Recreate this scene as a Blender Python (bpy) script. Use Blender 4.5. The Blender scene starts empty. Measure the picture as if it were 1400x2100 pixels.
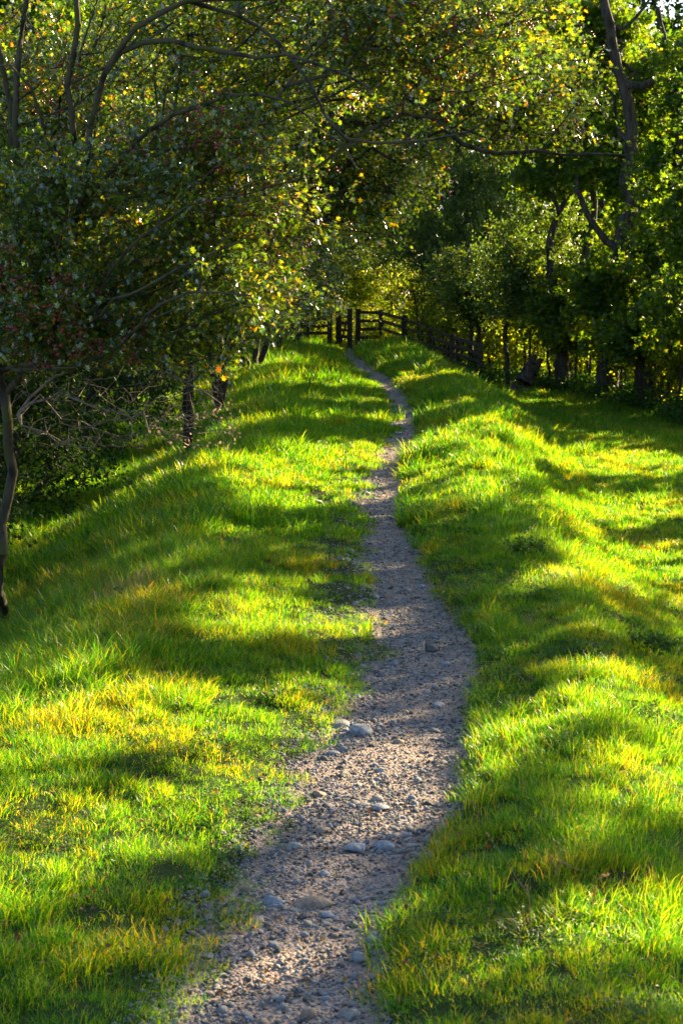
import bpy, math, random
import numpy as np
from mathutils import Vector

RNG = np.random.default_rng(7)
random.seed(7)
scene = bpy.context.scene
COL = scene.collection
R = math.radians

# ------------------------------------------------------------------ camera maths (photo is 1400 x 2100)
F = 3500.0
HC = 3.0
PITCH = math.atan(450 / F)
cF = np.array([0, math.cos(PITCH), -math.sin(PITCH)])
cU = np.array([0, math.sin(PITCH), math.cos(PITCH)])
cR = np.array([1.0, 0, 0])


def P(px, py, Y):
    """world point seen at photo pixel (px,py) at distance Y ahead of the camera"""
    d = cF + (px - 700) / F * cR - (py - 1050) / F * cU
    return np.array([0, 0, HC]) + d * (Y / d[1])


# ------------------------------------------------------------------ noise
def _hash(ix, iy, seed):
    h = (ix.astype(np.int64) * 374761393 + iy.astype(np.int64) * 668265263 + seed * 974634777) & 0x7FFFFFFF
    h = ((h ^ (h >> 13)) * 1274126177) & 0x7FFFFFFF
    h = h ^ (h >> 16)
    return (h & 0xFFFFF) / float(0xFFFFF)


def vnoise(x, y, seed=0):
    x = np.asarray(x, float); y = np.asarray(y, float)
    ix = np.floor(x); iy = np.floor(y)
    fx = x - ix; fy = y - iy
    fx = fx * fx * (3 - 2 * fx); fy = fy * fy * (3 - 2 * fy)
    a = _hash(ix, iy, seed); b = _hash(ix + 1, iy, seed)
    c = _hash(ix, iy + 1, seed); d = _hash(ix + 1, iy + 1, seed)
    return (a * (1 - fx) + b * fx) * (1 - fy) + (c * (1 - fx) + d * fx) * fy


def fbm(x, y, seed=0, octv=3):
    s = 0; a = 1; t = 0
    for o in range(octv):
        s = s + a * vnoise(x * 2 ** o, y * 2 ** o, seed + o * 17); t += a; a *= .5
    return s / t


def sstep(a, b, x):
    t = np.clip((np.asarray(x, float) - a) / (b - a), 0, 1)
    return t * t * (3 - 2 * t)


# ------------------------------------------------------------------ terrain
def z0(y):
    y = np.asarray(y, float)
    z = 1.18 * sstep(12, 50, y)
    z = z + .03 * np.clip(7 - y, 0, 12) ** 2
    z = z - .9 * sstep(62, 90, y)
    return z


# path edges in the photograph: (row, left, right)
EDGE = [(2100, 325, 797), (2000, 365, 782), (1930, 392, 790), (1880, 408, 815), (1850, 425, 830), (1800, 490, 855), (1750, 505, 900),
        (1700, 530, 932), (1650, 572, 950), (1600, 585, 965), (1550, 612, 975), (1500, 655, 972), (1450, 695, 977), (1400, 735, 980),
        (1350, 765, 985), (1300, 765, 968), (1250, 765, 925), (1200, 765, 892), (1150, 745, 868), (1100, 735, 842), (1050, 740, 825),
        (1000, 750, 830), (950, 768, 835), (900, 793, 860), (860, 800, 863), (820, 793, 842), (790, 768, 815), (760, 722, 775), (733, 700, 738)]
_ys = np.linspace(4, 70, 6000)
_rows = []
for row, l, r in EDGE:
    d = cF - (row - 1050) / F * cU
    zz = HC + d[2] / d[1] * _ys
    Y = _ys[np.argmax(zz < z0(_ys))]
    _rows.append((Y, (l - 700) / F * Y, (r - 700) / F * Y))
_rows = np.array(_rows)
o = np.argsort(_rows[:, 0]); _rows = _rows[o]
print('path distances', _rows[0], _rows[-1])
_py = np.concatenate([[-30, 0], _rows[:, 0], [62, 75, 120]])
_pl = np.concatenate([[-2.2, -1.5], _rows[:, 1], [0.0, 1.0, 6]])
_pr = np.concatenate([[-1.2, -0.6], _rows[:, 2], [0.7, 1.9, 7]])


def path_c(y): return (np.interp(y, _py, _pl) + np.interp(y, _py, _pr)) / 2
def path_hw(y): return (np.interp(y, _py, _pr) - np.interp(y, _py, _pl)) / 2


def path_cs(y):   # smoothed centre line for the bank itself
    return (path_c(y - 2) + path_c(y - 1) + path_c(y) + path_c(y + 1) + path_c(y + 2)) / 5


def ground(x, y, detail=True):
    x = np.asarray(x, float); y = np.asarray(y, float)
    u = x - path_c(y); us = x - path_cs(y); hw = path_hw(y)
    z = z0(y)
    near = sstep(200, 80, np.abs(x) + np.abs(y))
    edge = sstep(-.02, .30, np.abs(u) - hw)
    z = z + edge * .05 + .05 * sstep(-.02, .12, u - hw) + .02 * sstep(0, .2, -u - hw)
    # gentle shoulders of the embankment, then the falls to both sides
    z = z + .11 * np.exp(-((us - 1.30) / .5) ** 2) + .12 * np.exp(-((us + 1.9) / .7) ** 2)
    fr = sstep(1.5, 3.4, us); fl = sstep(2.5, 4.6, -us)
    amt = sstep(60, 44, y) * .75 + .25
    z = z - .68 * fr * amt - .62 * fl * amt
    z = z - .03 * np.clip(us - 3.5, 0, 8) * near
    if detail:
        off = edge * near
        z = z + off * (.09 * (fbm(x * .55, y * .4, 3) - .5) + .07 * (fbm(x * 1.9, y * 1.7, 5) - .5) + .06 * (vnoise(x * 4.5, y * 4.5, 9) - .5))
        z = z + (1 - edge) * (.022 * (fbm(x * 3, y * 3, 21) - .5))
    z = z + (1 - near) * 2.0 * (fbm(x * .01, y * .01, 33) - .5)
    return z


def g(x, y): return float(ground(np.array([x]), np.array([y]))[0])


def hit(px, py, y_lo=5.0, y_hi=110.0):
    """where the ray through the photo pixel meets the ground"""
    ys = np.linspace(y_lo, y_hi, 5000)
    d = cF + (px - 700) / F * cR - (py - 1050) / F * cU
    xs = d[0] / d[1] * ys; zs = HC + d[2] / d[1] * ys
    below = zs < ground(xs, ys)
    k = int(np.argmax(below)) if below.any() else -1
    return np.array([xs[k], ys[k], float(ground(xs[k:k + 1], ys[k:k + 1])[0]) if k >= 0 else zs[k]])


# ------------------------------------------------------------------ scene helpers
def tag(o, label=None, cat=None, group=None, kind=None):
    if label: o['label'] = label
    if cat: o['category'] = cat
    if group: o['group'] = group
    if kind: o['kind'] = kind
    return o


def link(name, mesh, parent=None, loc=(0, 0, 0)):
    ob = bpy.data.objects.new(name, mesh)
    COL.objects.link(ob)
    if parent is not None: ob.parent = parent
    ob.location = loc
    return ob


def empty(name, loc):
    ob = bpy.data.objects.new(name, None); COL.objects.link(ob); ob.location = loc
    ob.empty_display_size = .2
    return ob


def np_mesh(name, V, polys, mats, mat_idx=None, smooth=True, attrs=None):
    """polys: list of (k x n) int arrays, one per polygon size"""
    me = bpy.data.meshes.new(name)
    V = np.asarray(V, np.float32)
    me.vertices.add(len(V)); me.vertices.foreach_set('co', V.ravel())
    nl = sum(p.size for p in polys); npol = sum(len(p) for p in polys)
    me.loops.add(nl); me.polygons.add(npol)
    li = np.concatenate([np.asarray(p, np.int32).ravel() for p in polys])
    tot = np.concatenate([np.full(len(p), p.shape[1], np.int32) for p in polys])
    st = np.concatenate([[0], np.cumsum(tot)[:-1]]).astype(np.int32)
    me.loops.foreach_set('vertex_index', li)
    me.polygons.foreach_set('loop_start', st)
    me.polygons.foreach_set('use_smooth', np.full(npol, smooth))
    if mat_idx is not None: me.polygons.foreach_set('material_index', np.asarray(mat_idx, np.int32))
    for m in mats: me.materials.append(m)
    for k, v in (attrs or {}).items():
        a = me.attributes.new(k, 'FLOAT', 'POINT'); a.data.foreach_set('value', np.asarray(v, np.float32))
    me.update(calc_edges=True)
    me.validate()
    return me


SUN_EL, SUN_AZ = 21.0, 47.0      # azimuth clockwise from straight ahead (+Y)
# ------------------------------------------------------------------ materials
def new_mat(name):
    m = bpy.data.materials.new(name); m.use_nodes = True
    nt = m.node_tree; nt.nodes.clear()
    return m, nt.nodes, nt.links


def ramp(nodes, stops, interp='LINEAR'):
    r = nodes.new('ShaderNodeValToRGB'); r.color_ramp.interpolation = interp
    e = r.color_ramp.elements
    while len(e) < len(stops): e.new(.5)
    for i, (p, c) in enumerate(stops):
        e[i].position = p; e[i].color = (*c, 1)
    return r


def leaf_mat(name, stops, trans_tint=(1.15, 1.1, .35), trans=.5, rough=.38, spec=.5, patch=None, wax=0.0):
    m, N, L = new_mat(name)
    out = N.new('ShaderNodeOutputMaterial')
    at = N.new('ShaderNodeAttribute'); at.attribute_name = 'rnd'
    cr = ramp(N, stops); L.new(at.outputs['Fac'], cr.inputs['Fac'])
    col = cr.outputs['Color']
    if patch:
        geo = N.new('ShaderNodeNewGeometry')
        nz = N.new('ShaderNodeTexNoise'); nz.inputs['Scale'].default_value = patch[0]; nz.inputs['Detail'].default_value = 2
        L.new(geo.outputs['Position'], nz.inputs['Vector'])
        pr = ramp(N, [(patch[2], (0, 0, 0)), (patch[3], (1, 1, 1))]); L.new(nz.outputs['Fac'], pr.inputs['Fac'])
        mx = N.new('ShaderNodeMix'); mx.data_type = 'RGBA'
        L.new(pr.outputs['Color'], mx.inputs[0]); L.new(col, mx.inputs[6])
        ml = N.new('ShaderNodeMix'); ml.data_type = 'RGBA'; ml.blend_type = 'MULTIPLY'; ml.inputs[0].default_value = 1
        ml.inputs[7].default_value = (*patch[1], 1); L.new(col, ml.inputs[6])
        L.new(ml.outputs[2], mx.inputs[7]); col = mx.outputs[2]
    bs = N.new('ShaderNodeBsdfPrincipled'); bs.inputs['Roughness'].default_value = rough
    bs.inputs['Specular IOR Level'].default_value = spec
    L.new(col, bs.inputs['Base Color'])
    bs.inputs['IOR'].default_value = 1.5 + wax * .25; bs.inputs['Coat Weight'].default_value = wax; bs.inputs['Coat Roughness'].default_value = .18
    tl = N.new('ShaderNodeBsdfTranslucent')
    tm = N.new('ShaderNodeMix'); tm.data_type = 'RGBA'; tm.blend_type = 'MULTIPLY'; tm.inputs[0].default_value = 1
    tm.clamp_result = False
    tm.inputs[7].default_value = (*trans_tint, 1); L.new(col, tm.inputs[6]); L.new(tm.outputs[2], tl.inputs['Color'])
    ms = N.new('ShaderNodeMixShader'); ms.inputs[0].default_value = trans
    L.new(bs.outputs[0], ms.inputs[1]); L.new(tl.outputs[0], ms.inputs[2]); L.new(ms.outputs[0], out.inputs['Surface'])
    return m


def solid_mat(name, c1, c2, scale=8, rough=.8, bump=.3, detail=6, stretch=None, spec=.3, c3=None, lo=.35, hi=.65, bscale=None):
    m, N, L = new_mat(name)
    out = N.new('ShaderNodeOutputMaterial'); bs = N.new('ShaderNodeBsdfPrincipled')
    L.new(bs.outputs[0], out.inputs['Surface'])
    tc = N.new('ShaderNodeTexCoord'); mp = N.new('ShaderNodeMapping')
    if stretch: mp.inputs['Scale'].default_value = stretch
    L.new(tc.outputs['Object'], mp.inputs['Vector'])
    nz = N.new('ShaderNodeTexNoise'); nz.inputs['Scale'].default_value = scale; nz.inputs['Detail'].default_value = detail
    L.new(mp.outputs[0], nz.inputs['Vector'])
    st = [(lo, c1), (hi, c2)] if c3 is None else [(lo, c1), ((lo + hi) / 2, c2), (hi, c3)]
    cr = ramp(N, st); L.new(nz.outputs['Fac'], cr.inputs['Fac']); L.new(cr.outputs[0], bs.inputs['Base Color'])
    bs.inputs['Roughness'].default_value = rough; bs.inputs['Specular IOR Level'].default_value = spec
    n2 = N.new('ShaderNodeTexNoise'); n2.inputs['Scale'].default_value = bscale or scale * 3; n2.inputs['Detail'].default_value = 4
    L.new(mp.outputs[0], n2.inputs['Vector'])
    bp = N.new('ShaderNodeBump'); bp.inputs['Strength'].default_value = bump; bp.inputs['Distance'].default_value = .02
    L.new(n2.outputs['Fac'], bp.inputs['Height']); L.new(bp.outputs[0], bs.inputs['Normal'])
    return m


M = {}
M['hawthorn_leaf'] = leaf_mat('hawthorn_leaf', [(0, (.007, .026, .013)), (.4, (.018, .056, .018)), (.75, (.05, .095, .013)), (.92, (.11, .11, .015)), (1, (.17, .05, .02))],
                              trans_tint=(8.4, 5.4, .3), trans=.43, rough=.22, spec=.8, wax=.6)
M['sycamore_leaf'] = leaf_mat('sycamore_leaf', [(0, (.012, .038, .012)), (.5, (.026, .066, .013)), (.9, (.065, .105, .012)), (1, (.16, .12, .015))],
                              trans_tint=(7.5, 5.4, .3), trans=.5, rough=.4, spec=.4)
M['birch_leaf'] = leaf_mat('birch_leaf', [(0, (.018, .05, .018)), (.6, (.036, .082, .02)), (1, (.09, .11, .015))], trans_tint=(5.5, 4.2, .5), trans=.38, rough=.4, spec=.45)
M['wood_leaf'] = leaf_mat('wood_leaf', [(0, (.012, .036, .012)), (.6, (.026, .066, .012)), (1, (.08, .11, .012))], trans_tint=(6.2, 5.0, .3), trans=.55, rough=.5, spec=.3)
M['weed_leaf'] = leaf_mat('weed_leaf', [(0, (.012, .05, .012)), (1, (.04, .10, .012))], trans_tint=(4, 3, .4), trans=.4, rough=.45, spec=.3)
M['litter_leaf'] = leaf_mat('litter_leaf', [(0, (.07, .03, .015)), (.6, (.16, .08, .03)), (1, (.3, .22, .05))], trans_tint=(1.5, 1.2, .6), trans=.25, rough=.6, spec=.3)
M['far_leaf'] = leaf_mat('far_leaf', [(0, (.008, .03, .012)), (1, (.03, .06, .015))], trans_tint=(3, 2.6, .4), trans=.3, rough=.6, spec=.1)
M['shrub_leaf'] = leaf_mat('shrub_leaf', [(0, (.03, .07, .01)), (.5, (.07, .12, .012)), (1, (.16, .16, .015))], trans_tint=(5.0, 4.0, .25), trans=.6, rough=.45, spec=.35)
M['dry_leaf'] = leaf_mat('dry_leaf', [(0, (.22, .15, .09)), (.6, (.35, .27, .19)), (1, (.5, .42, .33))], trans_tint=(1.2, 1.1, .9), trans=.4, rough=.7, spec=.2)
M['grass'] = leaf_mat('grass_blade', [(0, (.004, .05, .012)), (.45, (.014, .105, .014)), (.8, (.055, .165, .010)), (.93, (.062, .16, .02)), (1, (.085, .12, .04))],
                      trans_tint=(10.5, 4.6, .35), trans=.58, rough=.36, spec=.45, patch=(.9, (1.85, 1.08, .95), .50, .66))
M['grass_dry'] = leaf_mat('grass_dry', [(0, (.20, .14, .07)), (1, (.45, .33, .2))], trans_tint=(1.4, 1.1, .7), trans=.35, rough=.6, spec=.2)
M['berry'] = solid_mat('hawthorn_berry', (.15, .007, .014), (.27, .012, .02), scale=40, rough=.3, bump=0, spec=.6)
M['bark'] = solid_mat('bark', (.014, .011, .008), (.06, .048, .035), scale=14, rough=.9, bump=.8, stretch=(1, 1, .25), bscale=30)
M['bark_moss'] = solid_mat('mossy_bark', (.012, .010, .008), (.06, .05, .037), c3=(.05, .055, .012), scale=9, rough=.9, bump=.8, stretch=(1, 1, .35), bscale=28)
M['bark_dark'] = solid_mat('dark_bark', (.018, .015, .012), (.07, .055, .045), scale=10, rough=.95, bump=.8, stretch=(1, 1, .25), bscale=24)
M['twig_dry'] = solid_mat('dry_twig', (.07, .052, .04), (.2, .155, .12), scale=20, rough=.85, bump=.2)
M['fence_wood'] = solid_mat('weathered_fence_wood', (.02, .016, .012), (.075, .06, .045), scale=12, rough=.85, bump=.6, stretch=(.3, 3, 3), bscale=40)
M['iron'] = solid_mat('dark_iron', (.02, .02, .022), (.06, .05, .045), scale=30, rough=.6, bump=.1)


def ground_mat():
    m, N, L = new_mat('soil_and_turf')
    out = N.new('ShaderNodeOutputMaterial'); bs = N.new('ShaderNodeBsdfPrincipled'); L.new(bs.outputs[0], out.inputs[0])
    geo = N.new('ShaderNodeNewGeometry')
    n1 = N.new('ShaderNodeTexNoise'); n1.inputs['Scale'].default_value = 1.4; n1.inputs['Detail'].default_value = 8
    n2 = N.new('ShaderNodeTexNoise'); n2.inputs['Scale'].default_value = 35; n2.inputs['Detail'].default_value = 6
    L.new(geo.outputs['Position'], n1.inputs['Vector']); L.new(geo.outputs['Position'], n2.inputs['Vector'])
    r1 = ramp(N, [(.35, (.018, .045, .008)), (.55, (.03, .06, .01)), (.75, (.06, .055, .03))]); L.new(n1.outputs[0], r1.inputs[0])
    r2 = ramp(N, [(.4, (.03, .05, .01)), (.7, (.05, .045, .025))]); L.new(n2.outputs[0], r2.inputs[0])
    mx = N.new('ShaderNodeMix'); mx.data_type = 'RGBA'; mx.inputs[0].default_value = .5
    L.new(r1.outputs[0], mx.inputs[6]); L.new(r2.outputs[0], mx.inputs[7]); L.new(mx.outputs[2], bs.inputs['Base Color'])
    bs.inputs['Roughness'].default_value = .95; bs.inputs['Specular IOR Level'].default_value = .1
    bp = N.new('ShaderNodeBump'); bp.inputs['Strength'].default_value = .8; bp.inputs['Distance'].default_value = .03
    L.new(n2.outputs[0], bp.inputs['Height']); L.new(bp.outputs[0], bs.inputs['Normal'])
    return m


def path_mat():
    m, N, L = new_mat('gravelly_earth')
    out = N.new('ShaderNodeOutputMaterial'); bs = N.new('ShaderNodeBsdfPrincipled'); L.new(bs.outputs[0], out.inputs[0])
    geo = N.new('ShaderNodeNewGeometry')
    n1 = N.new('ShaderNodeTexNoise'); n1.inputs['Scale'].default_value = 2.2; n1.inputs['Detail'].default_value = 6
    n2 = N.new('ShaderNodeTexNoise'); n2.inputs['Scale'].default_value = 60; n2.inputs['Detail'].default_value = 6
    vo = N.new('ShaderNodeTexVoronoi'); vo.inputs['Scale'].default_value = 55
    for n in (n1, n2, vo): L.new(geo.outputs['Position'], n.inputs['Vector'])
    r1 = ramp(N, [(.35, (.19, .168, .16)), (.6, (.32, .258, .22)), (.8, (.25, .222, .215))]); L.new(n1.outputs[0], r1.inputs[0])
    r2 = ramp(N, [(.3, (.55, .5, .5)), (.7, (1.35, 1.3, 1.25))]); L.new(n2.outputs[0], r2.inputs[0])
    mx = N.new('ShaderNodeMix'); mx.data_type = 'RGBA'; mx.blend_type = 'MULTIPLY'; mx.inputs[0].default_value = 1
    L.new(r1.outputs[0], mx.inputs[6]); L.new(r2.outputs[0], mx.inputs[7])
    vm = N.new('ShaderNodeMix'); vm.data_type = 'RGBA'; vm.blend_type = 'MIX'
    vr = ramp(N, [(.0, (.45, .45, .45)), (.35, (0, 0, 0))]); L.new(vo.outputs['Distance'], vr.inputs[0])
    hs = N.new('ShaderNodeHueSaturation'); hs.inputs['Saturation'].default_value = .25; hs.inputs['Value'].default_value = .35
    L.new(vo.outputs['Color'], hs.inputs['Color'])
    L.new(vr.outputs[0], vm.inputs[0]); L.new(mx.outputs[2], vm.inputs[6]); L.new(hs.outputs[0], vm.inputs[7])
    L.new(vm.outputs[2], bs.inputs['Base Color'])
    bs.inputs['Roughness'].default_value = .85; bs.inputs['Specular IOR Level'].default_value = .25
    bp = N.new('ShaderNodeBump'); bp.inputs['Strength'].default_value = .9; bp.inputs['Distance'].default_value = .012
    ad = N.new('ShaderNodeMath'); ad.operation = 'SUBTRACT'; L.new(n2.outputs[0], ad.inputs[0]); L.new(vo.outputs['Distance'], ad.inputs[1])
    L.new(ad.outputs[0], bp.inputs['Height']); L.new(bp.outputs[0], bs.inputs['Normal'])
    return m


def stone_mat(name, c1, c2, c3):
    return solid_mat(name, c1, c2, c3=c3, scale=28, rough=.75, bump=.6, spec=.3, bscale=140, lo=.3, hi=.7)


M['ground'] = ground_mat(); M['path'] = path_mat()
M['stone_blue'] = stone_mat('blue_grey_stone', (.15, .165, .195), (.24, .26, .30), (.36, .375, .41))
M['stone_pale'] = stone_mat('pale_stone', (.2, .19, .18), (.3, .28, .26), (.42, .4, .37))
M['stone_tan'] = stone_mat('tan_stone', (.18, .13, .1), (.28, .21, .16), (.36, .29, .24))
M['stone_dark'] = stone_mat('dark_stone', (.04, .045, .05), (.08, .085, .09), (.14, .14, .14))

# ------------------------------------------------------------------ ground sheet
def axis(lo_far, lo, hi, hi_far, step):
    core = np.arange(lo, hi, step)
    a = [lo]; s = step
    while a[-1] > lo_far: s *= 1.22; a.append(a[-1] - s)
    b = [core[-1]]; s = step
    while b[-1] < hi_far: s *= 1.22; b.append(b[-1] + s)
    return np.concatenate([a[:0:-1], core, b[1:]])


gx = axis(-500, -7, 9, 500, .09); gy = axis(-300, 4, 62, 900, .12)
GX, GY = np.meshgrid(gx, gy)
GZ = ground(GX, GY) - .035 * sstep(-.01, -.11, np.abs(GX - path_c(GY)) - path_hw(GY)) * (np.abs(GX) < 9)
V = np.stack([GX.ravel(), GY.ravel(), GZ.ravel()], 1)
nx, ny = len(gx), len(gy)
i = (np.arange(ny - 1)[:, None] * nx + np.arange(nx - 1)[None]).ravel()
me = np_mesh('ground', V, [np.stack([i, i + 1, i + nx + 1, i + nx], 1)], [M['ground']])
tag(link('ground', me), 'grassy embankment and field the footpath runs over', 'ground', kind='structure')

# path sheet
py = np.concatenate([np.arange(-6, 4, .1), np.arange(4, 24, .022), np.arange(24, 62, .05), np.arange(62, 80, .3)])
t = np.linspace(-1, 1, 45)
PY, T = np.meshgrid(py, t, indexing='ij')
wob = 1 + .16 * (fbm(PY * 1.3 + 50 * (T > 0), 0 * PY, 41, 4) - .5) * 2
PX = path_c(PY) + T * (path_hw(PY) + .06 + (T < 0) * .12 * (fbm(PY * 2.5, 0 * PY, 44, 4) - .35))
PZ = ground(PX, PY) + .004 + (1 - T ** 8) * (.016 * (fbm(PX * 9, PY * 9, 51) - .5) + .012 * (vnoise(PX * 28, PY * 28, 52) - .5)) - .03 * np.clip((np.abs(T) - .9) / .1, 0, 1)
V = np.stack([PX.ravel(), PY.ravel(), PZ.ravel()], 1)
nx, ny = len(t), len(py)
i = (np.arange(ny - 1)[:, None] * nx + np.arange(nx - 1)[None]).ravel()
me = np_mesh('path', V, [np.stack([i, i + 1, i + nx + 1, i + nx], 1)], [M['path']])
tag(link('path', me), 'narrow winding gravel footpath leading to the gate', 'path', kind='structure')


def path_z(x, y):
    return ground(x, y) + .004


# leaf outlines: (verts x3, faces) with the base at the origin, tip along +x, unit length
def leaf_shape(kind):
    if kind == 'hawthorn':   # three deep lobes each side, folded a little
        o = np.array([(0, 0, 0), (.30, .10, .02), (.35, .42, .08), (.55, .20, .03), (.78, .36, .06), (.78, .13, .0), (1, 0, -.06)])
    elif kind == 'sycamore':
        o = np.array([(0, 0, 0), (-.08, .25, .03), (.10, .62, .05), (.32, .33, .04), (.70, .62, .03), (.62, .22, .02), (1, 0, -.08)])
    elif kind == 'oval':
        o = np.array([(0, 0, 0), (.22, .2, .04), (.5, .30, .06), (.8, .2, .02), (1, 0, -.06)])
    else:
        o = np.array([(0, 0, 0), (.35, .28, .05), (1, 0, -.05)])
    m = o[1:-1] * [1, -1, 1]
    V = np.concatenate([o, m]); n = len(o)
    f1 = list(range(n)); f2 = [0] + list(range(n, n + len(m)))
    f2 = [n - 1] + f2[::-1]
    return V, np.array([f1]), np.array([f2[:]])


def leaves(pts, dirs, size, kind, rng, tilt=.7, bias=None):
    """one little folded leaf at every point"""
    LV, f1, f2 = leaf_shape(kind)
    n = len(pts)
    X = dirs + rng.normal(0, .45, (n, 3)); X /= np.linalg.norm(X, axis=1, keepdims=True) + 1e-9
    Nn = np.array([0, 0, 1.]) + rng.normal(0, tilt, (n, 3))
    Y = np.cross(Nn, X); Y /= np.linalg.norm(Y, axis=1, keepdims=True) + 1e-9
    Z = np.cross(X, Y)
    sc = size * rng.uniform(.6, 1.25, n)
    V = pts[:, None] + sc[:, None, None] * (LV[None, :, 0:1] * X[:, None] + LV[None, :, 1:2] * Y[:, None] + LV[None, :, 2:3] * Z[:, None])
    m = len(LV); b = np.arange(n)[:, None] * m
    r = rng.random(n)
    if bias is not None: r = np.clip(r * .75 + bias * .25, 0, 1)
    return V.reshape(-1, 3), b + f1, b + f2, np.repeat(r, m)


# ------------------------------------------------------------------ instanced stuff
def gn_scatter(name, pts, rot, scl, idx, sources, label, cat):
    me = bpy.data.meshes.new(name)
    me.vertices.add(len(pts)); me.vertices.foreach_set('co', np.asarray(pts, np.float32).ravel())
    for nm, arr, ty, key in (('rot', rot, 'FLOAT_VECTOR', 'vector'), ('scl', scl, 'FLOAT_VECTOR', 'vector')):
        a = me.attributes.new(nm, ty, 'POINT'); a.data.foreach_set(key, np.asarray(arr, np.float32).ravel())
    a = me.attributes.new('idx', 'INT', 'POINT'); a.data.foreach_set('value', np.asarray(idx, np.int32))
    ob = link(name, me)
    ng = bpy.data.node_groups.new(name + '_nodes', 'GeometryNodeTree')
    ng.interface.new_socket('Geometry', in_out='INPUT', socket_type='NodeSocketGeometry')
    ng.interface.new_socket('Geometry', in_out='OUTPUT', socket_type='NodeSocketGeometry')
    N, L = ng.nodes, ng.links
    gi = N.new('NodeGroupInput'); go = N.new('NodeGroupOutput')
    jo = N.new('GeometryNodeJoinGeometry')
    for s in reversed(sources):
        oi = N.new('GeometryNodeObjectInfo'); oi.inputs['Object'].default_value = s
        g2 = N.new('GeometryNodeGeometryToInstance')
        L.new(oi.outputs['Geometry'], g2.inputs[0]); L.new(g2.outputs[0], jo.inputs[0])
    ip = N.new('GeometryNodeInstanceOnPoints'); ip.inputs['Pick Instance'].default_value = True
    L.new(gi.outputs[0], ip.inputs['Points']); L.new(jo.outputs[0], ip.inputs['Instance'])
    for nm, ty, sock in (('rot', 'FLOAT_VECTOR', 'Rotation'), ('scl', 'FLOAT_VECTOR', 'Scale'), ('idx', 'INT', 'Instance Index')):
        na = N.new('GeometryNodeInputNamedAttribute'); na.data_type = ty; na.inputs['Name'].default_value = nm
        L.new([q for q in na.outputs if q.enabled][0], ip.inputs[sock])
    L.new(ip.outputs[0], go.inputs[0])
    md = ob.modifiers.new('scatter', 'NODES'); md.node_group = ng
    return tag(ob, label, cat, kind='stuff')


def src(name, me):
    return bpy.data.objects.new(name, me)   # never linked to the scene: only a mesh source


def blades(n, rad, lmin, lmax, width, lean, rng, dry=0.0, kink=1.0):
    """n curved blades; returns V, quads, tris, rnd"""
    a = rng.uniform(0, 2 * np.pi, n); r = rad * np.sqrt(rng.random(n))
    bx = r * np.cos(a); by = r * np.sin(a)
    L_ = rng.uniform(lmin, lmax, n) * (1 - .35 * (r / rad) ** 2)
    az = a + rng.normal(0, .9, n); ln = np.abs(rng.normal(lean, lean * .5, n)) + .05
    tw = rng.uniform(0, 2 * np.pi, n)
    ts = [0, .4, .75, 1.0]; ws = [1, .85, .5, 0]
    Vs = []
    for tt, ww in zip(ts, ws):
        ang = ln * (tt ** 1.3) * kink
        h = L_ * tt * np.cos(ang * .75); o_ = L_ * tt * np.sin(ang)
        cx = bx + np.cos(az) * o_; cy = by + np.sin(az) * o_
        wx = np.cos(tw) * width / 2 * ww; wy = np.sin(tw) * width / 2 * ww
        if ww > 0:
            Vs.append(np.stack([cx - wx, cy - wy, h], 1)); Vs.append(np.stack([cx + wx, cy + wy, h], 1))
        else:
            Vs.append(np.stack([cx, cy, h], 1))
    V = np.stack(Vs, 1).reshape(-1, 3)
    b = np.arange(n)[:, None] * 7
    q = np.concatenate([b + [0, 1, 3, 2], b + [2, 3, 5, 4]])
    t_ = b + [4, 5, 6]
    rv = rng.random(n) ** 1.1 * .93
    rv[rng.random(n) < dry] = 1.0
    return V, q, t_, np.repeat(rv, 7)


def tuft(name, *a, mat='grass', **k):
    V, q, t_, rv = blades(*a, **k)
    V[:, 2] -= .006
    return src(name, np_mesh(name, V, [q, t_], [M[mat]], attrs={'rnd': rv}))


rg = np.random.default_rng(3)
tufts = [tuft('tuft_short', 64, .085, .025, .062, .0028, .8, rg, dry=.02) for _ in range(4)]
tufts += [tuft('tuft_mid', 64, .08, .045, .108, .0031, .8, rg, dry=.02) for _ in range(4)]
tufts += [tuft('tuft_long', 50, .08, .10, .21, .0036, .85, rg, dry=.04) for _ in range(4)]
tufts += [tuft('tuft_far', 52, .11, .04, .10, .006, .75, rg, dry=.02) for _ in range(3)]
tufts += [tuft('tuft_far_long', 44, .12, .10, .21, .007, .8, rg, dry=.03) for _ in range(3)]
tufts += [tuft('tuft_dry', 30, .09, .05, .16, .003, 1.1, rg, mat='grass_dry') for _ in range(2)]


def cover(x, y):
    """1 where turf grows, 0 on bare path"""
    u = x - path_c(y); hw = path_hw(y)
    e = np.abs(u) - hw
    wl = .03 + .24 * (fbm(x * 2.0, y * 1.6, 61) - .5) * 2 + .13 * (fbm(x * 7, y * 5, 62) - .5) * 2
    wr = .0 + .05 * (fbm(x * 2.0, y * 1.6, 61) - .5) * 2 + .08 * (fbm(x * 7, y * 5, 62) - .5) * 2
    c = sstep(-.02, .05, e + np.where(u < 0, wl, wr))
    c = np.maximum(c, .5 * sstep(.70, .76, fbm(x * 6, y * 4, 64)) * sstep(-.3, -.05, e) * (u < 0))
    # worn stony strip to the left of the path in the middle distance
    worn = sstep(.75, .1, np.abs(u + hw + .25)) * sstep(13, 15, y) * sstep(30, 24, y)
    c = c * (1 - .75 * worn * sstep(.42, .58, fbm(x * 3, y * 2, 66)))
    return c


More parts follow.
